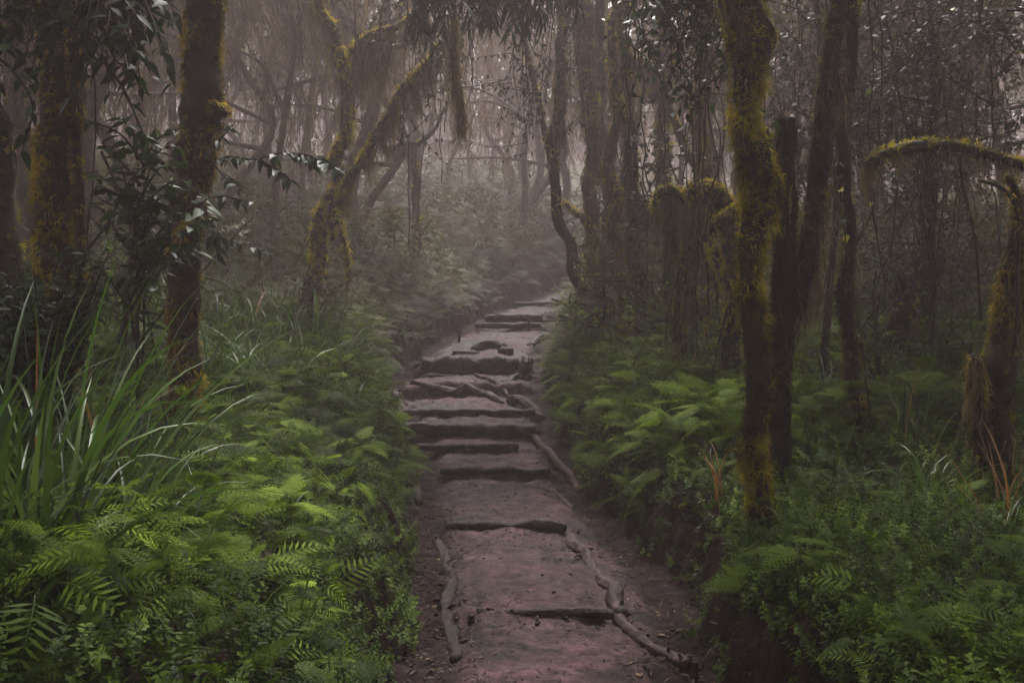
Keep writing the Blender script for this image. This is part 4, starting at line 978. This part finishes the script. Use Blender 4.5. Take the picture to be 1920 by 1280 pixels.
def ends_px(n, u0, u1, v0, v1, d0, d1, src, sv=.3):
    out = []
    for k in range(n):
        e = P(U(u0, u1), U(v0, v1), U(d0, d1)); s = np.asarray(src) + rng.normal(size=3) * sv; out.append((s, e))
    return out
spray_tree('small_leaved_bough', 'fine twigs with tiny hanging leaves left of the bright gap', 'branch', P(800, -200, 11.), ends_px(20, 740, 890, 20, 300, 10.3, 11.6, P(820, -180, 11.)), M_small, LEAF, .075, .38, 16, .6)
spray_tree('small_leaved_bough', 'fine twigs with tiny hanging leaves in front of the S-shaped trunk', 'branch', P(1040, -220, 12.), ends_px(20, 930, 1110, 40, 330, 11.3, 12.6, P(1030, -200, 12.)), M_small, LEAF, .075, .36, 16, .6)
spray_tree('small_leaved_bough', 'darker leafy twigs beside the upper trunk of the golden mossy tree', 'branch', P(1310, -150, 7.2), ends_px(34, 1235, 1350, -20, 220, 6.8, 7.6, P(1300, -130, 7.2)), M_gloss, LEAF, .085, .45, 14, .4)
spray_tree('vine_foliage', 'pale vine leaves clustered on the dark trunk beyond the brown mossy one', 'vine', P(1190, 420, 12.6), ends_px(22, 1150, 1300, 260, 470, 12.2, 13.2, P(1195, 400, 12.8), .25), M_small, LEAF_R, .075, .55, 12, .4)
# thickets on the right
def thicket(label, u0, u1, v0, v1, d0, d1, ub, n, size, tint, mat=None, proto=LEAF_S, nl=16, sub=4):
    dm = (d0 + d1) / 2; g = np.array(gpos(ub, dm)); top = P((u0 + u1) / 2, (v0 * .7 + v1 * .3), dm)
    trunk = ([g - [0, 0, .1], (g + top) / 2 + rng.normal(size=3) * .15, top, top + [0, 0, .8]], [.045, .035, .028, .012])
    ends = []
    for k in range(n):
        e = P(U(u0, u1), U(v0, v1), U(d0, d1)); t = U(.25, 1.); s = g * (1 - t) + top * t
        if k % 3: s = e + rng.normal(size=3) * [.45, .35, .35] + [0, 0, U(-.1, .7)]
        ends.append((s, e))
    return spray_tree('thicket_shrub', label, 'shrub', g, ends, mat or M_small, proto, size, tint, nl, .3, trunk, .012, sub, .4)
thicket('twiggy thicket of small pale leaves filling the upper right above the arched bough', 1590, 1900, -40, 300, 8.4, 10.4, 1760, 90, .065, .62)
thicket('thin tangled shrub behind the twin-stemmed trunk with scattered yellow leaves', 1430, 1640, -20, 330, 8.8, 10.6, 1530, 44, .065, .5)
thicket('greyish tangle of twigs under the arched bough', 1600, 1860, 310, 660, 9.5, 12., 1730, 70, .055, .55)
thicket('low straggling bush at the foot of the twin-stemmed trunk', 1480, 1800, 620, 800, 8.2, 10., 1640, 26, .06, .42, M_herb, LEAF, 14, 3)
thicket('bush of dull leaves under the moss-capped elbow', 1190, 1380, 560, 720, 9.8, 11.6, 1290, 26, .06, .42, M_herb, LEAF, 14, 3)
thicket('shrub with bright young leaves at the foot of the S-shaped trunk', 1075, 1190, 540, 690, 11.5, 13.4, 1130, 20, .07, .85, M_herb, LEAF_R, 10, 2)
thicket('shrub with thin dull leaves beyond the glossy left shrub', 170, 330, 440, 640, 7.6, 9., 260, 26, .06, .5, M_herb, LEAF, 14, 3)

# lianas
def liana(label, pts, r=.008, moss=True, tint=.5, leaves=0, mat=None):
    q = np.array([P(*p) for p in pts]); root = thing('liana', label, 'liana', tuple(q[0])); mb = MB()
    tb = tube(mb, q, r, 6, 8, .15, 12, 3, wob=.03); mb.build('stem', M_twig, root)
    if moss: mm = MB(); fur(mm, tb, 9000, .03, .005, 9, -.1, .8, tint); mm.n and mm.build('moss', mat or M_moss, root)
    if leaves:
        ml = MB(); k = rng.integers(0, len(tb['c']), leaves)
        inst(ml, LEAF_R, tb['c'][k], rng.normal(size=(leaves, 3)) * [1, 1, .4] + [0, 0, -.9], np.array([0, -1.2, .6]) + rng.normal(size=(leaves, 3)) * .4, .06 * U(.6, 1.3, leaves), np.clip(.75 + .2 * rng.normal(size=leaves), 0, 1)); ml.build('foliage', M_small, root)
liana('curved orange-mossed liana arching down at the right edge', [(1838, 335, 6.2), (1880, 352, 6.15), (1900, 400, 6.1), (1905, 520, 6.1), (1898, 640, 6.1), (1890, 760, 6.1)], .012, True, .6, 0, M_mossor)
liana('ragged mossy vine hanging left of the burly orange-mossed trunk', [(1800, 285, 6.9), (1806, 340, 6.9), (1822, 420, 6.85), (1836, 500, 6.8), (1840, 600, 6.8)], .01, True, .5, 0, M_mossor)
liana('thin vine with round grey-green leaves running up the slender dark trunk', [(1640, 900, 7.3), (1618, 640, 7.3), (1590, 540, 7.3), (1570, 330, 7.2), (1560, 150, 7.1), (1568, -60, 7.1)], .006, False, .5, 34)
liana('long drooping vine with yellow leaves in the upper right thicket', [(1626, -80, 7.9), (1634, 110, 7.9), (1626, 260, 7.9), (1640, 420, 7.9)], .006, False, .5, 20)
liana('thin bare vine hanging straight beside the left glossy shrub', [(172, -100, 7.), (176, 160, 7.), (170, 420, 7.), (182, 560, 7.)], .006, False)
q = np.array([P(u, v, 9.6) for u, v in ((862, -90), (850, 60), (858, 150), (864, 215))]); root = thing('liana', 'ragged rope of golden beard moss dangling over the path', 'liana', tuple(q[0])); mb = MB()
tb = tube(mb, q, .014, 6, 8, .15, 12, 3, wob=.05); mb.build('stem', M_twig, root)
mm = MB(); drapes(mm, hang_from(tb, 420, .2, 1), U(.12, .48, 420), .011, np.clip(.55 + .2 * rng.normal(size=420), 0, 1), 5, .07); mm.build('hanging_moss', M_drape, root)
liana('black cord vine hanging free between the forked tree and the far thin trunk', [(768, 250, 18.), (766, 380, 18.), (768, 480, 18.)], .012, False)

def free_liana(label, u, d, v0, v1, r, fuzzy):
    q = np.array([P(u + U(-12, 12), v0 + (v1 - v0) * t, d + U(-.1, .1)) for t in np.linspace(0, 1, 5)]); root = thing('liana', label, 'liana', tuple(q[0]), label)
    mb = MB(); tb = tube(mb, q, r, 5, 7, .2, 12, 3, wob=.06); mb.build('stem', M_twig, root)
    mm = MB()
    if fuzzy: drapes(mm, hang_from(tb, fuzzy), U(.08, .3, fuzzy), .007, np.clip(.4 + .2 * rng.normal(size=fuzzy), 0, 1), 3)
    if mm.n: mm.build('hanging_moss', M_drape, root)
for k in range(40):
    u = U(1180, 1900); free_liana('thin moss-hung liana dangling in the thicket on the right', u, U(7.5, 13), U(-120, 200), U(330, 700), U(.004, .010), int(U(14, 46)))
for k in range(9):
    u = U(640, 900); free_liana('thin moss-hung liana dangling between the forked tree and the bright gap', u, U(11, 16), -100, U(150, 420), U(.004, .008), int(U(10, 30)))

# ----------------------------------------------------------------- sedges and single ferns as things
def sedge(label, u, d, n, L, w, tint, spreadr=.06, th1=(.7, 2.2), group=None, azc=None, dead=.02):
    x, y, z = gpos(u, d); root = thing('sedge_clump', label, 'sedge', (x, y, z), group); mb = MB()
    a = U(0, 6.28, n) if azc is None else azc + rng.normal(size=n) * .9
    p = np.column_stack([x + rng.normal(size=n) * spreadr, y + rng.normal(size=n) * spreadr, np.full(n, z - .02)])
    t = np.clip(tint + .12 * rng.normal(size=n), 0, .82); t[rng.random(n) < dead] = U(.88, 1)
    t = np.where(t < .84, np.clip(t + .16 * rng.normal(size=n), 0, .82), t)
    blades(mb, p, a, L * U(.5, 1.2, n), w * U(.5, 1.2, n), U(.02, .45, n), U(th1[0], th1[1], n), t, 10)
    mb.build('blades', M_sedge, root)
sedge('tall broad-bladed sedge filling the left edge of the foreground', 70, 3.3, 64, 1.25, .028, .58, .06, (.7, 2.2), None, None, .0)
sedge('sedge with one long arching blade in the bottom left corner', -30, 3.0, 40, 1.2, .030, .46, .06, (.7, 2.2), None, None, .03)
sedge('sedge clump with long blades sweeping toward the gnarled left trunk', 150, 4.2, 80, 1.3, .020, .52, .09, (.5, 1.7), None, .3)
sedge('sedge tuft with fresh green blades low in the left foreground', 230, 3.7, 46, .85, .020, .7, .06, (.7, 2.), None, None, .02)
sedge('fine-bladed sedge behind the broad-bladed one at the left edge', 20, 4.6, 80, 1.25, .018, .6, .12)
sedge('sedge clump to the right of the gnarled left trunk, pale in the haze', 470, 8.6, 80, 1.2, .022, .55, .2)
sedge('sedge tuft beside the foot of the forked leaning tree', 545, 11.5, 80, 1.3, .026, .58, .25)
sedge('dim sedge clump between the gnarled trunk and the forked tree, farther back', 420, 11.5, 80, 1.4, .026, .5, .3)
sedge('arching light sedge at the edge of the left bank near the middle steps', 655, 8.6, 26, .8, .012, .6, .05)
sedge('sedge with drooping pale blades on the right among low herbs', 1740, 6.0, 34, .62, .014, .62, .05, (1., 2.4))
sedge('small spiky sedge low on the right edge of the view', 1880, 4.6, 26, .48, .013, .6, .04)
sedge('upright dark sedge near the slender vine-draped trunk', 1700, 7.2, 46, .75, .02, .4, .08, (.3, 1.2))
sedge('sedge tuft below the light fern right of the path', 1230, 8.8, 44, .7, .014, .55, .1)
sedge('sedge clump in front of the dark snag stub', 1560, 8.6, 46, .9, .02, .5, .1)
sedge('faded reed cluster of red dead blades at the right edge', 1893, 5.4, 14, .8, .016, .95, .04, (.2, .9), None, None, 1.)
sedge('few dry orange blades on the right bank beside the golden mossy tree', 1350, 6.6, 9, .5, .010, .93, .03, (.5, 1.6), None, None, 1.)

def fern(label, u, d, n, L, tint, lift=.1, elev=(.1, .9), mat=None, protos=None):
    x, y, z = gpos(u, d); root = thing('fern', label, 'fern', (x, y, z)); protos = protos or FR_HI
    for i in range(n):
        az = 6.28 * i / n + U(-.35, .35); el = U(*elev); mb = MB()
        f = np.array([[math.cos(az), math.sin(az), math.tan(el)]]); pos = np.array([[x, y, z + lift + U(-.03, .05)]])
        inst(mb, protos[i % len(protos)], pos, f, np.array([[U(-.2, .2), U(-.3, 0), 1.]]), np.array([L * U(.8, 1.15)]), np.array([tint + U(-.08, .08)]))
        q = pos[0]; tube(mb, [(x, y, z - .03), q], [.004, .003], 5, 3, 0, 1, 1, tint=.3); mb.build('frond', M_fern, root, smooth=False)
fern('brightest lime green fern frond cluster on the left bank', 545, 4.5, 7, .26, .78, .42, (-.1, .4))
fern('large pale fern standing right of the path in the haze', 1318, 8.4, 10, .52, .66, .35, (.2, 1.), None, FR_MID)
fern('grey-green fern spreading flat below the pale fern', 1215, 8.2, 7, .42, .58, .25, (-.1, .5), None, FR_MID)
fern('fern with bright fronds overhanging the left edge of the steps', 675, 6.9, 8, .28, .66, .34, (-.1, .5))
fern('fern at the bottom edge on the right bank', 1500, 4.4, 7, .26, .50, .2, (-.1, .5))
fern('yellowish fern low on the right bank in front of the herbs', 1400, 4.9, 6, .24, .58, .15, (-.1, .5))
fern('broad fern nearest the camera in the lower left', 330, 3.4, 9, .34, .6, .36, (-.1, .5))
fern('mid green fern between the broad sedge and the lime fern', 400, 4.6, 9, .32, .70, .38, (0, .6))
fern('fern tucked below the gnarled left trunk', 430, 5.8, 9, .34, .70, .36, (0, .6))

# ----------------------------------------------------------------- haze, world, sun, camera
def haze():
    x0, x1, y0, y1, z0, z1 = -112, 125, -34, 178, -2.2, 31
    v = [(x, y, z) for z in (z0, z1) for y in (y0, y1) for x in (x0, x1)]
    q = np.array([(0, 2, 3, 1), (4, 5, 7, 6), (0, 1, 5, 4), (2, 6, 7, 3), (0, 4, 6, 2), (1, 3, 7, 5)])
    m, nt, N, Lk = newmat('haze'); pv = N('ShaderNodeVolumePrincipled')
    pv.inputs['Color'].default_value = (.92, .76, .775, 1); pv.inputs['Density'].default_value = .0052; pv.inputs['Anisotropy'].default_value = .4
    out = N('ShaderNodeOutputMaterial'); Lk(pv.outputs[0], out.inputs['Volume'])
    mb = MB(); mb.add(np.array(v, float), q); o = mb.build('haze', m, kind='stuff', smooth=False)
    try: m.cycles.homogeneous_volume = True
    except Exception: pass
haze()

EL, AZ = 60, 6      # sun height and its bearing, degrees right of straight ahead
w = bpy.data.worlds.new('World'); C.world = w; w.use_nodes = True
nt = w.node_tree; nt.nodes.clear()
sky = nt.nodes.new('ShaderNodeTexSky'); sky.sky_type = 'NISHITA'; sky.sun_disc = False
sky.sun_elevation = radians(EL); sky.sun_rotation = radians(AZ); sky.dust_density = 4.; sky.air_density = 1.
hs = nt.nodes.new('ShaderNodeHueSaturation'); hs.inputs['Saturation'].default_value = .12
bg = nt.nodes.new('ShaderNodeBackground'); bg.inputs['Strength'].default_value = .12
out = nt.nodes.new('ShaderNodeOutputWorld')
nt.links.new(sky.outputs[0], hs.inputs['Color']); nt.links.new(hs.outputs[0], bg.inputs['Color']); nt.links.new(bg.outputs[0], out.inputs['Surface'])

sl = bpy.data.lights.new('sun', 'SUN'); sl.energy = 2.4; sl.angle = radians(15); sl.color = (1., .95, .88)
so = bpy.data.objects.new('sun', sl); COL.objects.link(so)
import mathutils
dirv = mathutils.Vector((math.sin(radians(AZ)) * math.cos(radians(EL)), math.cos(radians(AZ)) * math.cos(radians(EL)), math.sin(radians(EL))))
so.rotation_euler = dirv.to_track_quat('Z', 'Y').to_euler()

cd = bpy.data.cameras.new('camera'); cd.lens = 35; cd.sensor_width = 36; cd.clip_end = 1000; cd.clip_start = .05
co = bpy.data.objects.new('camera', cd); COL.objects.link(co); co.location = (0, 0, CAMZ); co.rotation_euler = (radians(90), 0, 0)
C.camera = co
C.render.resolution_x, C.render.resolution_y = 1024, 682
C.render.engine = 'CYCLES'
C.cycles.use_denoising = True; C.cycles.use_adaptive_sampling = False
C.cycles.max_bounces = 6; C.cycles.diffuse_bounces = 3; C.cycles.glossy_bounces = 2; C.cycles.transmission_bounces = 4; C.cycles.volume_bounces = 0
C.cycles.sample_clamp_indirect = 4
C.view_settings.view_transform = 'Standard'; C.view_settings.look = 'None'
C.view_settings.exposure = 1.75; C.view_settings.gamma = 1
